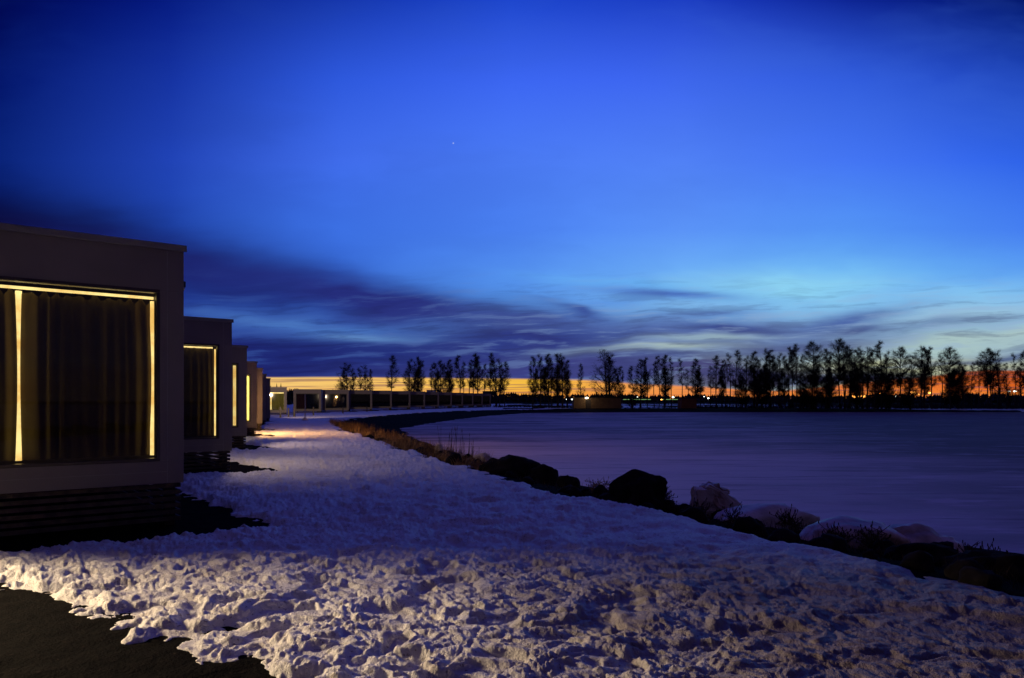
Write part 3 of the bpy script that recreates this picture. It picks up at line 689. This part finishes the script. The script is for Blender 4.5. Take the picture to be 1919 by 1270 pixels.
CLUMPS = [
 ('leftmost clump above the far cabins', 205, [(643,684,'w2'),(652,678,'w1'),(661,688,'s3')]),
 ('second low clump above the far cabins', 205, [(676,688,'s4'),(686,681,'w2'),(695,690,'s1')]),
 ('solitary spot between the low clumps and the big leafless clump', 212, [(735,664,'s1')]),
 ('clump right of the solitary slender tree', 215, [(768,670,'s3'),(777,674,'w2'),(785,666,'d1'),(791,674,'s2')]),
 ('clump above mid far cabin row', 215, [(809,682,'s4'),(817,678,'s2'),(826,673,'d1'),(835,680,'s4'),(842,671,'d1'),(847,684,'s2')]),
 ('clump above right end of far cabins', 218, [(863,664,'s1'),(869,676,'s4'),(880,672,'s2'),(887,662,'s1'),(895,659,'s3'),(908,680,'s2'),(920,659,'s1'),(930,668,'w2'),(937,672,'s3'),(946,676,'s1')]),
 ('dark clump left of the centre gap', 172, [(1000,665,'d1'),(1013,661,'s3'),(1021,668,'s1'),(1028,660,'d1'),(1034,670,'s4'),(1046,660,'d1'),(1054,660,'s3'),(1063,672,'d1'),(1089,680,'c1')]),
 ('clump behind the tan shed', 172, [(1137,653,'w1'),(1144,660,'s3'),(1155,688,'s2'),(1163,684,'d1')]),
 ('line between the two sheds', 174, [(1186,684,'s1'),(1202,670,'d1'),(1214,668,'s1'),(1226,676,'s4'),(1236,664,'s2'),(1246,662,'d1'),(1259,668,'s4'),(1279,670,'s4'),(1290,690,'s4'),(1304,669,'d1'),(1313,682,'s1'),(1332,684,'s4')]),
 ('dense line right of brown shed', 172, [(1343,664,'s1'),(1353,682,'d1'),(1361,672,'s2'),(1369,660,'s4'),(1380,654,'s1'),(1389,700,'b1'),(1399,664,'s3'),(1413,655,'d1'),(1420,668,'d1'),(1427,690,'b1'),(1436,650,'s3'),(1443,652,'d1'),(1450,664,'s2'),(1461,658,'s3'),(1471,664,'d1'),(1478,648,'s1'),(1485,650,'s2'),(1493,642,'s1'),(1500,662,'s4'),(1507,690,'b1')]),
 ('line around the biggest round crown', 170, [(1523,638,'t1'),(1531,664,'s2'),(1528,690,'b1'),(1548,650,'s1'),(1555,664,'d1'),(1552,694,'b1'),(1574,633,'t1'),(1583,640,'t2'),(1593,645,'s3'),(1607,652,'d1'),(1605,690,'b1'),(1618,648,'s4'),(1627,648,'t2'),(1641,652,'s1'),(1646,686,'b1'),(1653,637,'s1'),(1662,655,'s3'),(1668,690,'b1'),(1689,648,'t1'),(1705,664,'s2'),(1707,694,'b1'),(1728,646,'t2'),(1734,648,'d1'),(1747,648,'s1'),(1766,662,'s4'),(1781,648,'t1'),(1785,690,'b1'),(1797,680,'b1')]),
 ('loose line at right edge', 168, [(1806,680,'s3'),(1820,676,'s2'),(1836,674,'s4'),(1851,651,'t1'),(1858,656,'t2'),(1872,652,'w2'),(1888,678,'s2'),(1904,660,'s4'),(1914,676,'s3'),(1925,655,'t1')]),
]
def ground_at(x, y):
    z, _, _ = ground_z(np.array([float(x)]), np.array([float(y)])); return float(z[0])
rt = random.Random(5)
for place, dist, items in CLUMPS:
    for n, (px, top, key) in enumerate(items):
        d = dist + rt.uniform(-3, 5); x, y, _ = atd(px, d); hgt = (HY - top) / F * d + EYE; hgt *= 1.0
        r0, a0, b0, h0, used = PROTO[key]
        if not used: r, PROTO[key] = r0, (r0, a0, b0, h0, True)
        else:
            r = r0.copy(); col.objects.link(r)
            for p0 in (a0, b0):
                c = p0.copy(); col.objects.link(c); c.parent = r
        r.location = (x, y, ground_at(x, y) - 0.05); sc_ = hgt / h0; r.scale = (sc_ * rt.uniform(.80, 1.12) * (1.15 if key[0] in 'wb' else 1),) * 2 + (sc_,); r.rotation_euler = (0, 0, rt.uniform(0, 6.28))
        tag(r, f"{KIND[key[0]]} bare tree, {ORD[n]} from left in the {place}" if len(items) > 1 else 'slender bare tree standing alone above the far cabins, right of two low clumps', 'tree', 'bare trees along the far shore')
for k, v in list(PROTO.items()):
    if not v[4]:
        for o in (v[1], v[2], v[0]): bpy.data.objects.remove(o)

# conifers: single ones that can be told apart, and the far wood as a mass
def spruce_mb(mb, x, y, z, h, w, rnd, tiers=6):
    mb.tube([(x, y, z), (x, y, z + h * 0.9)], [w * 0.06, w * 0.02], 4, False)
    for k in range(tiers):
        t = k / tiers; zb = z + h * (0.06 + 0.86 * t); r = w * 0.5 * (1 - t) * rnd.uniform(.8, 1.15) + 0.04 * w; n = 7; b = len(mb.v)
        mb.v.append((x, y, zb + h * (0.30 - 0.12 * t)))
        for q in range(n):
            a = 6.283 * q / n + rnd.random(); rr_ = r * rnd.uniform(.7, 1.2); mb.v.append((x + rr_ * math.cos(a), y + rr_ * math.sin(a), zb - rnd.uniform(0, .05) * h))
        for q in range(n): mb.f.append((b, b + 1 + q, b + 1 + (q + 1) % n))
rs = random.Random(31)
SPR = [(508,722,330,'low spruce at the left end of the skyline, touching the near cabins'), (519,717,330,'tallest spruce on the skyline just right of the near cabins'), (514,724,330,'low spruce between two taller ones beside the near cabins'),
       (527,717,340,'narrow spruce standing apart above the lit olive far cabin'), (1118,731,420,'small spruce on the skyline above the tan shed'), (543,727,340,'short spruce on the skyline above the red curtained far cabin')]
for px, top, d, lab in SPR:
    x, y, _ = atd(px, d); h = (HY - top) / F * d + EYE; t = empty('spruce', (x, y, 0)); c = MB(); spruce_mb(c, 0, 0, 0, h, h * 0.34, rs, 9); c.build('crown', 'needles', t)
    MB().tube([(0, 0, -0.2), (0, 0, h * 0.3)], [0.2, 0.14], 6).build('trunk', 'bark', t, True); tag(t, lab, 'tree', 'spruces on the skyline')
mb = MB()
for k in range(2600):
    az = R(rs.uniform(-44, 44)); r = rs.uniform(760, 1300); x, y = r * math.sin(az), r * math.cos(az); px = CX + F * math.tan(az)
    ty = float(np.interp(px, [0, 480, 620, 900, 1100, 1400, 1700, 2000], [724, 728, 734, 739, 740, 743, 742, 741])) + 1.3 * math.sin(px * .037) + 1.0 * math.sin(px * .11)
    ty -= 3.2
    h = max(3.0, ((HY - ty) / F * r + 2.1) * rs.uniform(.72, 1.12)); spruce_mb(mb, x, y, -0.5, h, h * rs.uniform(.8, 1.3), rs, 3)
o = mb.build('forest', 'needles', None); tag(o, 'far-off dark wood along the horizon', 'forest', None, 'stuff')
# low scrub on the far bank: dense dark band above the far shore
mb = MB()
for k in range(2300):
    px = rs.uniform(925, 2050); d = rs.uniform(171, 186) - (0 if px > 1000 else -18); x, y, _ = atd(px, d); z = -0.25
    hh = rs.uniform(0.5, 1.3) * (1.0 + 1.1 * (px > 1480) * rs.random())
    if 1170 < px < 1275 or rs.random() < .15: hh *= .45
    for q in range(5):
        a = rs.uniform(0, 6.28); l = rs.uniform(.1, .55); mb.tube([(x, y, z), (x + l * .5 * math.cos(a), y + l * .5 * math.sin(a), z + hh * .6), (x + l * math.cos(a), y + l * math.sin(a), z + hh * rs.uniform(.7, 1))], [0.035, 0.028, 0.015], 3, False)
o = mb.build('scrub', 'twigs', None); tag(o, 'low dark scrub along the far bank below the trees', 'scrub', None, 'stuff')
# rounded shrubs on the skyline at right
def shrub(px, top, d, w, lab):
    x, y, _ = atd(px, d); h = (HY - top) / F * d + EYE; t = empty('shrub', (x, y, ground_at(x, y))); m = MB(); st = MB(); r_ = random.Random(int(px))
    for k in range(26):
        a = r_.uniform(0, 6.28); u = math.sqrt(r_.random()); e = Vector((u * w / 2 * math.cos(a), u * w / 2 * math.sin(a), h * math.sqrt(max(0.08, 1 - u * u * .85)) * r_.uniform(.8, 1.02)))
        st.tube([(0, 0, 0), e * .5 + Vector((0, 0, .1)), e], [.05, .03, .012], 4, False)
        for q in range(34):
            b = e * r_.uniform(.35, 1); dd = Vector((r_.gauss(0, 1), r_.gauss(0, 1), r_.gauss(.2, .8))).normalized() * r_.uniform(.3, .8) * h / 5; m.tube([b, b + dd], [.03, .012], 3, False)
    st.build('stems', 'bark', t); m.build('twigs', 'twigs', t); tag(t, lab, 'shrub')
shrub(1185, 734, 176, 3.6, 'rounded dark shrub on the skyline between the tan shed and the centre trees')
shrub(1462, 741, 200, 5.0, 'flat dark shrub at the foot of the dense tree line')
shrub(1825, 726, 185, 5.4, 'wide rounded shrub against the orange glow near the right edge')
shrub(1889, 722, 190, 3.4, 'small rounded shrub nearest the right edge, beside two white lights')
shrub(1641, 735, 180, 2.6, 'small low shrub under the tall trees beside the orange street lamps')

# ------------------------------------------------------------------ sheds, distant houses, lamps
def shed(name, px0, px1, y_top, y_bot, mat, lab, door=None, d=168, depth=4.0, cat='shed'):
    zb = EYE - (y_bot - HY) / F * d; zt = EYE + (HY - y_top) / F * d; xc, y, _ = atd((px0 + px1) / 2, d); w = (px1 - px0) / F * d
    t = empty(name, (xc, y, zb)); h = zt - zb; b = MB()
    if door:
        a = (door[0] - (px0 + px1) / 2) / F * d; c = (door[1] - (px0 + px1) / 2) / F * d
        b.box(-w / 2, a, 0, .12, 0, h).box(c, w / 2, 0, .12, 0, h).box(a, c, 0, .12, h * .85, h)
        b.box(-w / 2, -w / 2 + .1, .12, depth, 0, h).box(w / 2 - .1, w / 2, .12, depth, 0, h).box(-w / 2 + .1, w / 2 - .1, depth - .1, depth, 0, h)
        MB().box(a + .02, c - .02, .05, .09, 0.02, h * .85 - .01).build('door', 'dark_frame', t)
    else:
        b.box(-w / 2, w / 2, 0, depth, 0, h)
    for k in range(int(w / .6)):
        xx = -w / 2 + .3 + k * .6
        if door and a - .1 < xx < c + .1: continue
        b.box(xx - .03, xx + .03, -.02, -.001, .05, h - .05)
    b.build('wall', mat, t)
    r = MB(); r.box(-w / 2 - .15, w / 2 + .15, -.15, depth + .15, h + .003, h + .12); r.build('roof', 'roof_dark', t); tag(t, lab, cat); return t
shed('shed', 1076, 1165, 745.5, 765, 'shed_tan', 'long tan plank shed with a dark doorway and a lamp on the far shore', (1098, 1108))
shed('shed', 1278, 1306, 746, 765, 'shed_red', 'small reddish brown shed on the far shore')
shed('house', 800, 813, 731, 740, 'pale_pole', 'small pale house peeping above the middle of the far cabin row', None, 260, 6, 'house')
shed('house', 905, 931, 733, 741, 'roof_dark', 'low dark house above the right end of the far cabin row', None, 300, 8, 'house')
def canopy():
    d = 330; x, y, _ = atd(1222, d); w = 108 / F * d; t = empty('lit_shelter', (x, y, 0)); z = EYE + 2.0 / F * d - .0
    MB().box(-w / 2, w / 2, 0, 4, z + .3, z + .55).build('roof', 'roof_dark', t); MB().box(-w / 2, -w * .02, -.05, -.002, z + .30, z + .50).box(w * .18, w / 2, -.05, -.002, z + .30, z + .50).build('light_band', 'canopy_green', t)
    m = MB()
    for k in range(6): m.box(-w / 2 + k * w / 5 - .1, -w / 2 + k * w / 5 + .1, 1.0, 1.2, -.5, z + .297)
    m.build('post', 'lamp_body', t); tag(t, 'long low shelter with a greenish lit edge beyond the far shore', 'shelter')
canopy()
def street_lamp(px, py, d, size, mat, lab, glow=0):
    x, y, z = atd(px, d); z = EYE + (HY - py) / F * d; t = empty('street_lamp', (x, y, min(0, z - 1.0) - .3)); z0 = -t.location.z
    MB().tube([(0, .12, 0), (0, .12, z + z0 - size)], [.07, .05], 6).build('pole', 'lamp_body', t)
    m = bmesh.new(); bmesh.ops.create_icosphere(m, subdivisions=2, radius=size); me = bpy.data.meshes.new('lamp_head'); 
    for v in m.verts: v.co.z *= .6; v.co.x *= 1.15
    m.to_mesh(me); m.free(); me.materials.append(MATS[mat]); h = bpy.data.objects.new('lamp_head', me); col.objects.link(h); h.parent = t; h.location = (0, 0, z + z0)
    tag(t, lab, 'street lamp', 'lit lamps beyond the far shore'); return t
LAMPS = [(1604,742.5,230,.62,'street_orange','brightest orange street lamp of the right hand lights, left one of a pair'),(1618,743,235,.50,'street_orange','orange street lamp, right one of the brightest pair'),
 (1652,737,250,.34,'street_orange','small orange street lamp beside the tall lone crown right of the bright pair'),(1711,735.5,240,.52,'street_orange','bright orange street lamp between the pair and the far right one'),
 (1742,736,260,.30,'street_orange','faint orange street lamp right next to a thick trunk'),(1784,735.5,240,.52,'street_orange','orange street lamp just left of the wide rounded shrub'),(1722,738.5,300,.22,'street_orange','tiny low orange lamp between two bigger orange ones'),
 (1892,733.5,250,.28,'street_white','left one of two white lamps near the right edge'),(1902.5,733,250,.34,'street_white','right one of two white lamps near the right edge'),
 (1063,748,240,.20,'street_white','left one of two small white lamps left of the tan shed'),(1073,748.2,240,.26,'street_white','white lamp touching the left corner of the tan shed'),
 (1262,744,260,.30,'street_white','white lamp above the greenish lit shelter'),(1195,743.5,300,.18,'street_white','tiny white lamp right of the centre shrub'),
 (1328,746,260,.26,'street_white','right lamp of a white pair right of the brown shed'),(1320,743,270,.15,'street_white','left tiny lamp of a white pair right of the brown shed'),
 (1240,748.5,300,.22,'street_orange','small yellowish lamp low above the shelter'),(1137,743,320,.18,'street_white','tiny pale lamp above the right half of the tan shed'),(1679,742,320,.15,'street_white','tiny white lamp between the orange ones')]
for a in LAMPS: street_lamp(*a[:3], a[3] * (1.45 if 'orange' in a[4] else 1.2), *a[4:])
sh_l = street_lamp(1100, 745.5, 167.3, .34, 'lamp_glow', 'round warm lamp over the doorway of the tan shed')
l = bpy.data.lights.new('shed_light', 'POINT'); l.energy = 60; l.color = (1, .7, .35); l.shadow_soft_size = .3; o = bpy.data.objects.new('shed_light', l); col.objects.link(o); o.location = atd(1100, 164.5, EYE + (HY - 744) / F * 165)

# ------------------------------------------------------------------ posts by the far cabins
def post(px, py, h, lab, r=.09):
    x, y, _ = at(px, py, 0.03); t = MB().tube([(0, 0, -.2), (0, 0, h * .5), (0, 0, h)], [r, r * .96, r * .9], 8).build('wooden_post', 'post_wood', None, True, 0.01)
    t.location = (x, y, 0); tag(t, lab, 'post', 'posts in front of the far cabins')
post(526, 783, 1.1, 'short post in front of the lit olive far cabin'); post(541, 782, .95, 'dark post at the gap right of the lit olive far cabin'); post(552, 781, 1.05, 'dark post between the olive lit and red curtained far cabins', .12)
post(588, 779, 1.0, 'post standing before the red curtained far cabin'); post(643, 775, .9, 'post before the third far cabin'); post(688, 772, .9, 'post before the fourth far cabin')
x, y, _ = at(572, 789, 0); t = empty('marker_pole', (x, y, 0)); MB().tube([(0, 0, 0), (.02, 0, 1.2), (0, 0, 2.2)], [.045, .04, .03], 6).build('pole', 'pale_pole', t, True)
MB().tube([(0, 0, -.05), (0, 0, .12), (0, 0, .3)], [.36, .25, .09], 10).build('snow_foot', 'mound_snow', t, True); tag(t, 'thin pale pole with a heap of snow at its foot by the far cabins', 'pole')

# ------------------------------------------------------------------ rocks, mounds, grass, reeds, weeds on the near bank
def rock(name, px, py, wpx, hpx, mat, lab, cat='boulder', seed=1, zb=-0.12, depth=0.8, group=None, skew=0.0, rough=.22, loc=None, peak=0.0):
    if loc is None:
        x, y, _ = at(px, py, zb); w = wpx / F * y; h = hpx / F * y
    else: x, y, w, h = loc
    m = bmesh.new(); bmesh.ops.create_icosphere(m, subdivisions=4 if w > .5 else 3, radius=1); co = np.array([v.co[:] for v in m.verts])
    sd = seed * 13.7
    n = (fbm(co[:, 0] * 1.3 + sd, co[:, 1] * 1.3 + co[:, 2] * 1.7, seed, 3) - .5) * rough * 3 + (fbm(co[:, 0] * 4 + sd, co[:, 1] * 4 - co[:, 2] * 5, seed + 9, 3) - .5) * rough * .9
    rad = 1 + n
    # flat facets
    rr_ = random.Random(seed)
    for k in range(7):
        nv = np.array([rr_.gauss(0, 1), rr_.gauss(0, 1), rr_.gauss(.3, .8)]); nv /= np.linalg.norm(nv); dcut = rr_.uniform(.78, .95)
        dp = (co * rad[:, None]) @ nv; over = np.maximum(dp - dcut, 0); p = co * rad[:, None] - over[:, None] * nv * .85; rad = np.linalg.norm(p, axis=1); 
    P_ = co * rad[:, None]; P_[:, 2] = np.maximum(P_[:, 2], -.45)
    P_[:, 2] *= 1 + peak * (np.exp(-((P_[:, 0] + .1) / .38) ** 2) - .45)
    for v, c in zip(m.verts, P_):
        v.co = (c[0] * w / 2 + skew * c[2] * w / 2, c[1] * w / 2 * depth, c[2] * h)
    me = bpy.data.meshes.new(name); m.to_mesh(me); m.free(); me.materials.append(MATS[mat]); me.polygons.foreach_set('use_smooth', [True] * len(me.polygons))
    o = bpy.data.objects.new(name, me); col.objects.link(o); o.location = (x, y, ground_at(x, y) + .0)
    o.rotation_euler = (0, 0, rr_.uniform(-.3, .3)); tag(o, lab, cat, group); return o
rock('boulder', 1196, 948, 125, 66, 'rock', 'big dark boulder at the lake edge, largest on the bank', seed=3, rough=.34, peak=.20)
rock('boulder', 962, 896, 120, 46, 'rock', 'long dark boulder at the left of the near bank', seed=8, skew=-.15, zb=-.2)
rock('boulder', 1012, 900, 80, 34, 'rock', 'dark boulder leaning on the right of the long one', seed=9, zb=-.2)
rock('boulder', 1066, 908, 52, 24, 'rock', 'low dark boulder between the long boulder and the biggest one', seed=10, zb=-.2)
rock('boulder', 934, 872, 34, 20, 'rock', 'small dark boulder behind the left end of the long one', seed=11, zb=-.3)
rock('boulder', 877, 866, 32, 22, 'rock', 'round black boulder left of the pale boulder', seed=12)
rock('boulder', 897, 876, 26, 18, 'rock', 'small black boulder in front of the pale boulder', seed=13)
rock('boulder', 846, 858, 38, 18, 'rock', 'low black boulder by the reeds', seed=14)
rock('boulder', 908, 862, 50, 23, 'pale_rock', 'pale lit boulder among the black ones by the reeds', seed=15, zb=-.25)
rock('snow_lump', 823, 845, 20, 19, 'pale_rock', 'pale upright lump of ice at the edge of the brown grass', 'ice lump', seed=16, zb=-.2)
rock('snow_lump', 862, 850, 16, 9, 'pale_rock', 'little pale ice lump between the reeds and the pale boulder', 'ice lump', seed=17, zb=-.2)
rock('boulder', 1736, 1046, 120, 38, 'rock', 'flat dark boulder near the right edge of the bank', seed=18, depth=.7)
rock('boulder', 1840, 1062, 130, 44, 'rock', 'dark boulder nearest the right edge, half hidden in weeds', seed=19)
rock('boulder', 1905, 1070, 110, 50, 'rock', 'dark boulder cut by the right edge of the picture', seed=20)
rock('snow_mound', 1425, 985, 175, 40, 'mound_snow', 'pale snow mound right of the ice slabs', 'snow mound', seed=21, zb=-.3, depth=.7, rough=.26)
rock('snow_mound', 1600, 1022, 200, 58, 'dirty_ice', 'large brownish ice mound behind the weeds', 'ice mound', seed=22, zb=-.3, depth=.75, rough=.24)
rock('snow_mound', 1720, 1028, 190, 44, 'dirty_ice', 'brownish ice mound behind the flat dark boulder', 'ice mound', seed=23, zb=-.35, depth=.7, rough=.26)
# heap of tilted ice slabs
x, y, _ = at(1335, 968, -.3); t = empty('ice_heap', (x, y, ground_at(x, y))); k_ = y / F
rh = random.Random(4)
def slab(cx, cz, w, h, th, tilt, yaw, mat):
    m = bmesh.new(); bmesh.ops.create_cube(m, size=1); bmesh.ops.subdivide_edges(m, edges=m.edges[:], cuts=4, use_grid_fill=True)
    M = Matrix.Translation((cx * k_, rh.uniform(-.1, .1), cz * k_)) @ Matrix.Rotation(R(yaw), 4, 'Z') @ Matrix.Rotation(R(tilt), 4, 'Y')
    for v in m.verts:
        j = Vector((rh.uniform(-1, 1), rh.uniform(-1, 1), rh.uniform(-1, 1))) * .018
        edge_r = 1 - .22 * (abs(v.co.x) > .45) * rh.random()
        v.co = M @ (Vector((v.co.x * w * k_, v.co.y * th * edge_r, v.co.z * h * k_ * edge_r)) + j)
    me = bpy.data.meshes.new('slab'); m.to_mesh(me); m.free(); me.materials.append(MATS[mat]); o = bpy.data.objects.new('slab', me); col.objects.link(o); o.parent = t
slab(-8, 26, 60, 56, .30, 6, 8, 'mound_snow'); slab(30, 34, 95, 11, .35, 34, -12, 'mound_snow'); slab(-4, 52, 30, 18, .22, -10, 15, 'dirty_ice'); slab(22, 22, 60, 24, .3, 40, 10, 'dirty_ice'); slab(14, 52, 34, 10, .25, 22, -5, 'dirty_ice')
tag(t, 'heap of tilted pale ice slabs right of the biggest boulder', 'ice heap')
# small stones along the bank, nothing tells them apart
def along(poly, t):
    i = int(t); f = t - i; return (poly[i][0] * (1 - f) + poly[i + 1][0] * f, poly[i][1] * (1 - f) + poly[i + 1][1] * f)
rk = random.Random(77)
for k in range(70):
    t_ = rk.uniform(3.2, 11.2); a = along(A, t_); off = rk.uniform(.15, 2.0) if k % 3 else rk.uniform(.0, .4)
    x = a[0] + off * .86; y = a[1] + off * .5; w = rk.uniform(.14, .42) * (1.3 if t_ > 8 else 1)
    rock('stone', 0, 0, 0, 0, 'rock', 'small dark stone half buried in the dark bank by the lake', 'stone', 100 + k, group='stones on the near bank', loc=(x, y, w, w * rk.uniform(.35, .6)))
# dry grass
def blade(mb, p, h, lean, az, w):
    b = len(mb.v); ca, sa = math.cos(az), math.sin(az); n = 4
    for j in range(n):
        u = j / (n - 1); q = Vector((p[0] + ca * lean * u * u, p[1] + sa * lean * u * u, p[2] + h * (u - .25 * u * u * lean / max(h, .01)))); ww = w * (1 - u * .85)
        mb.v += [(q.x - sa * ww, q.y + ca * ww, q.z), (q.x + sa * ww, q.y - ca * ww, q.z)]
    for j in range(n - 1): mb.f.append((b + 2 * j, b + 2 * j + 1, b + 2 * j + 3, b + 2 * j + 2))
mb = MB(); mw = MB()
gp = []
for k in range(620):
    t_ = 8.9 + 4.0 * rk.random() ** 1.1; a = along(A, t_); off = rk.uniform(-.1, 2.3) * (.6 if t_ < 10 else 1.25); gp.append((a[0] + off * .9, a[1] + off * .35, t_))
ga = np.array(gp); gzz, _, _ = ground_z(ga[:, 0], ga[:, 1])
for (x, y, t_), z in zip(gp, gzz):
    hh = rk.uniform(.16, .42) * (1.35 if t_ > 10 else .9); azb = rk.gauss(-.4, .9)
    for q in range(12):
        blade(mb, (x + rk.gauss(0, .09), y + rk.gauss(0, .09), z - .01), hh * rk.uniform(.6, 1.1), rk.uniform(.05, .35), azb + rk.gauss(0, .7), rk.uniform(.006, .011))
o = mb.build('dry_grass', 'dry_grass', None); tag(o, 'brown dry grass along the lake bank', 'grass', None, 'stuff')
for k in range(520):
    t_ = rk.uniform(3.0, 10.2); a = along(A, t_); off = rk.uniform(.3, 2.2); x, y = a[0] + off * .86, a[1] + off * .5; z = ground_at(x, y)
    for q in range(5): blade(mw, (x + rk.gauss(0, .05), y + rk.gauss(0, .05), z - .01), rk.uniform(.05, .2), rk.uniform(.02, .12), rk.uniform(0, 6.28), .005)
o = mw.build('weeds', 'weed', None); tag(o, 'short dark weeds on the bare bank', 'weeds', None, 'stuff')
# reeds and bare weeds that can be told apart
def stalks(name, px, py, wpx, hpx, n, lab, twiggy=False, zb=-.4, mat='weed'):
    x, y, _ = at(px, py, zb); k_ = y / F; t = empty(name, (x, y, ground_at(x, y) if ground_at(x, y) > -.6 else -.6)); m = MB(); tw = MB(); r_ = random.Random(int(px * 7))
    for q in range(n):
        bx = r_.uniform(-.5, .5) * wpx * k_ * (.35 if twiggy else 1); by = r_.uniform(-.4, .4) * wpx * k_; h = hpx * k_ * r_.uniform(.4, 1.0) * (.72 if twiggy else 1); ln = r_.gauss(0, .28 if twiggy else .05) * h
        p2 = Vector((bx + ln * .4, by, h * .6)); p3 = Vector((bx + ln, by, h)); m.tube([(bx, by, -.05), p2, p3], [.007, .006, .003], 4, False)
        if twiggy:
            for w_ in range(9):
                b = Vector((bx, by, 0)).lerp(p3, r_.uniform(.3, 1)); e = b + Vector((r_.gauss(0, 1), r_.gauss(0, 1), r_.gauss(.6, .7))).normalized() * r_.uniform(.08, .2)
                tw.tube([b, e], [.005, .004], 3, False)
                if r_.random() < .7: tw.tube([e, e + Vector((0, 0, .03))], [.008, .005], 4)
        else: tw.tube([p3, p3 + Vector((ln * .1, 0, h * .14))], [.009, .003], 4)
    m.build('stem', mat, t); tw.build('seed_head', mat, t); tag(t, lab, 'reeds' if not twiggy else 'weed plant')
stalks('reed_clump', 838, 858, 40, 50, 10, 'thin upright reeds right of the pale ice lump', zb=-.5)
stalks('reed_clump', 866, 864, 36, 56, 11, 'tallest thin reeds behind the round black boulder', zb=-.5)
stalks('reed_clump', 890, 862, 22, 40, 6, 'few thin reeds behind the pale boulder', zb=-.5)
stalks('weed_plant', 1120, 925, 60, 34, 12, 'brown dry weeds left of the biggest boulder', True, -.3, 'dry_grass')
stalks('weed_plant', 1250, 935, 40, 50, 9, 'dark dry weeds right of the biggest boulder', True, -.3)
stalks('weed_plant', 1482, 985, 50, 44, 12, 'dark dry weeds between snow mound and brownish ice mound', True, -.2)
stalks('weed_plant', 1570, 1012, 50, 40, 10, 'dark dry weeds before the left side of the large brownish mound', True, -.15)
stalks('weed_plant', 1634, 1018, 90, 52, 14, 'thickest dark dry weeds before the middle of the brownish mounds', True, -.15)
stalks('weed_plant', 1315, 972, 50, 40, 8, 'dark dry weeds in front of the ice slabs', True, -.1)
stalks('weed_plant', 1372, 975, 26, 36, 5, 'dark dry weeds at the right foot of the ice slabs', True, -.1)
stalks('weed_plant', 1202, 890, 40, 22, 3, 'single dry stalks rising behind the top of the biggest boulder', True, .1)
stalks('weed_plant', 1850, 1048, 120, 46, 12, 'dark dry weeds at the right edge of the bank', True, -.15)
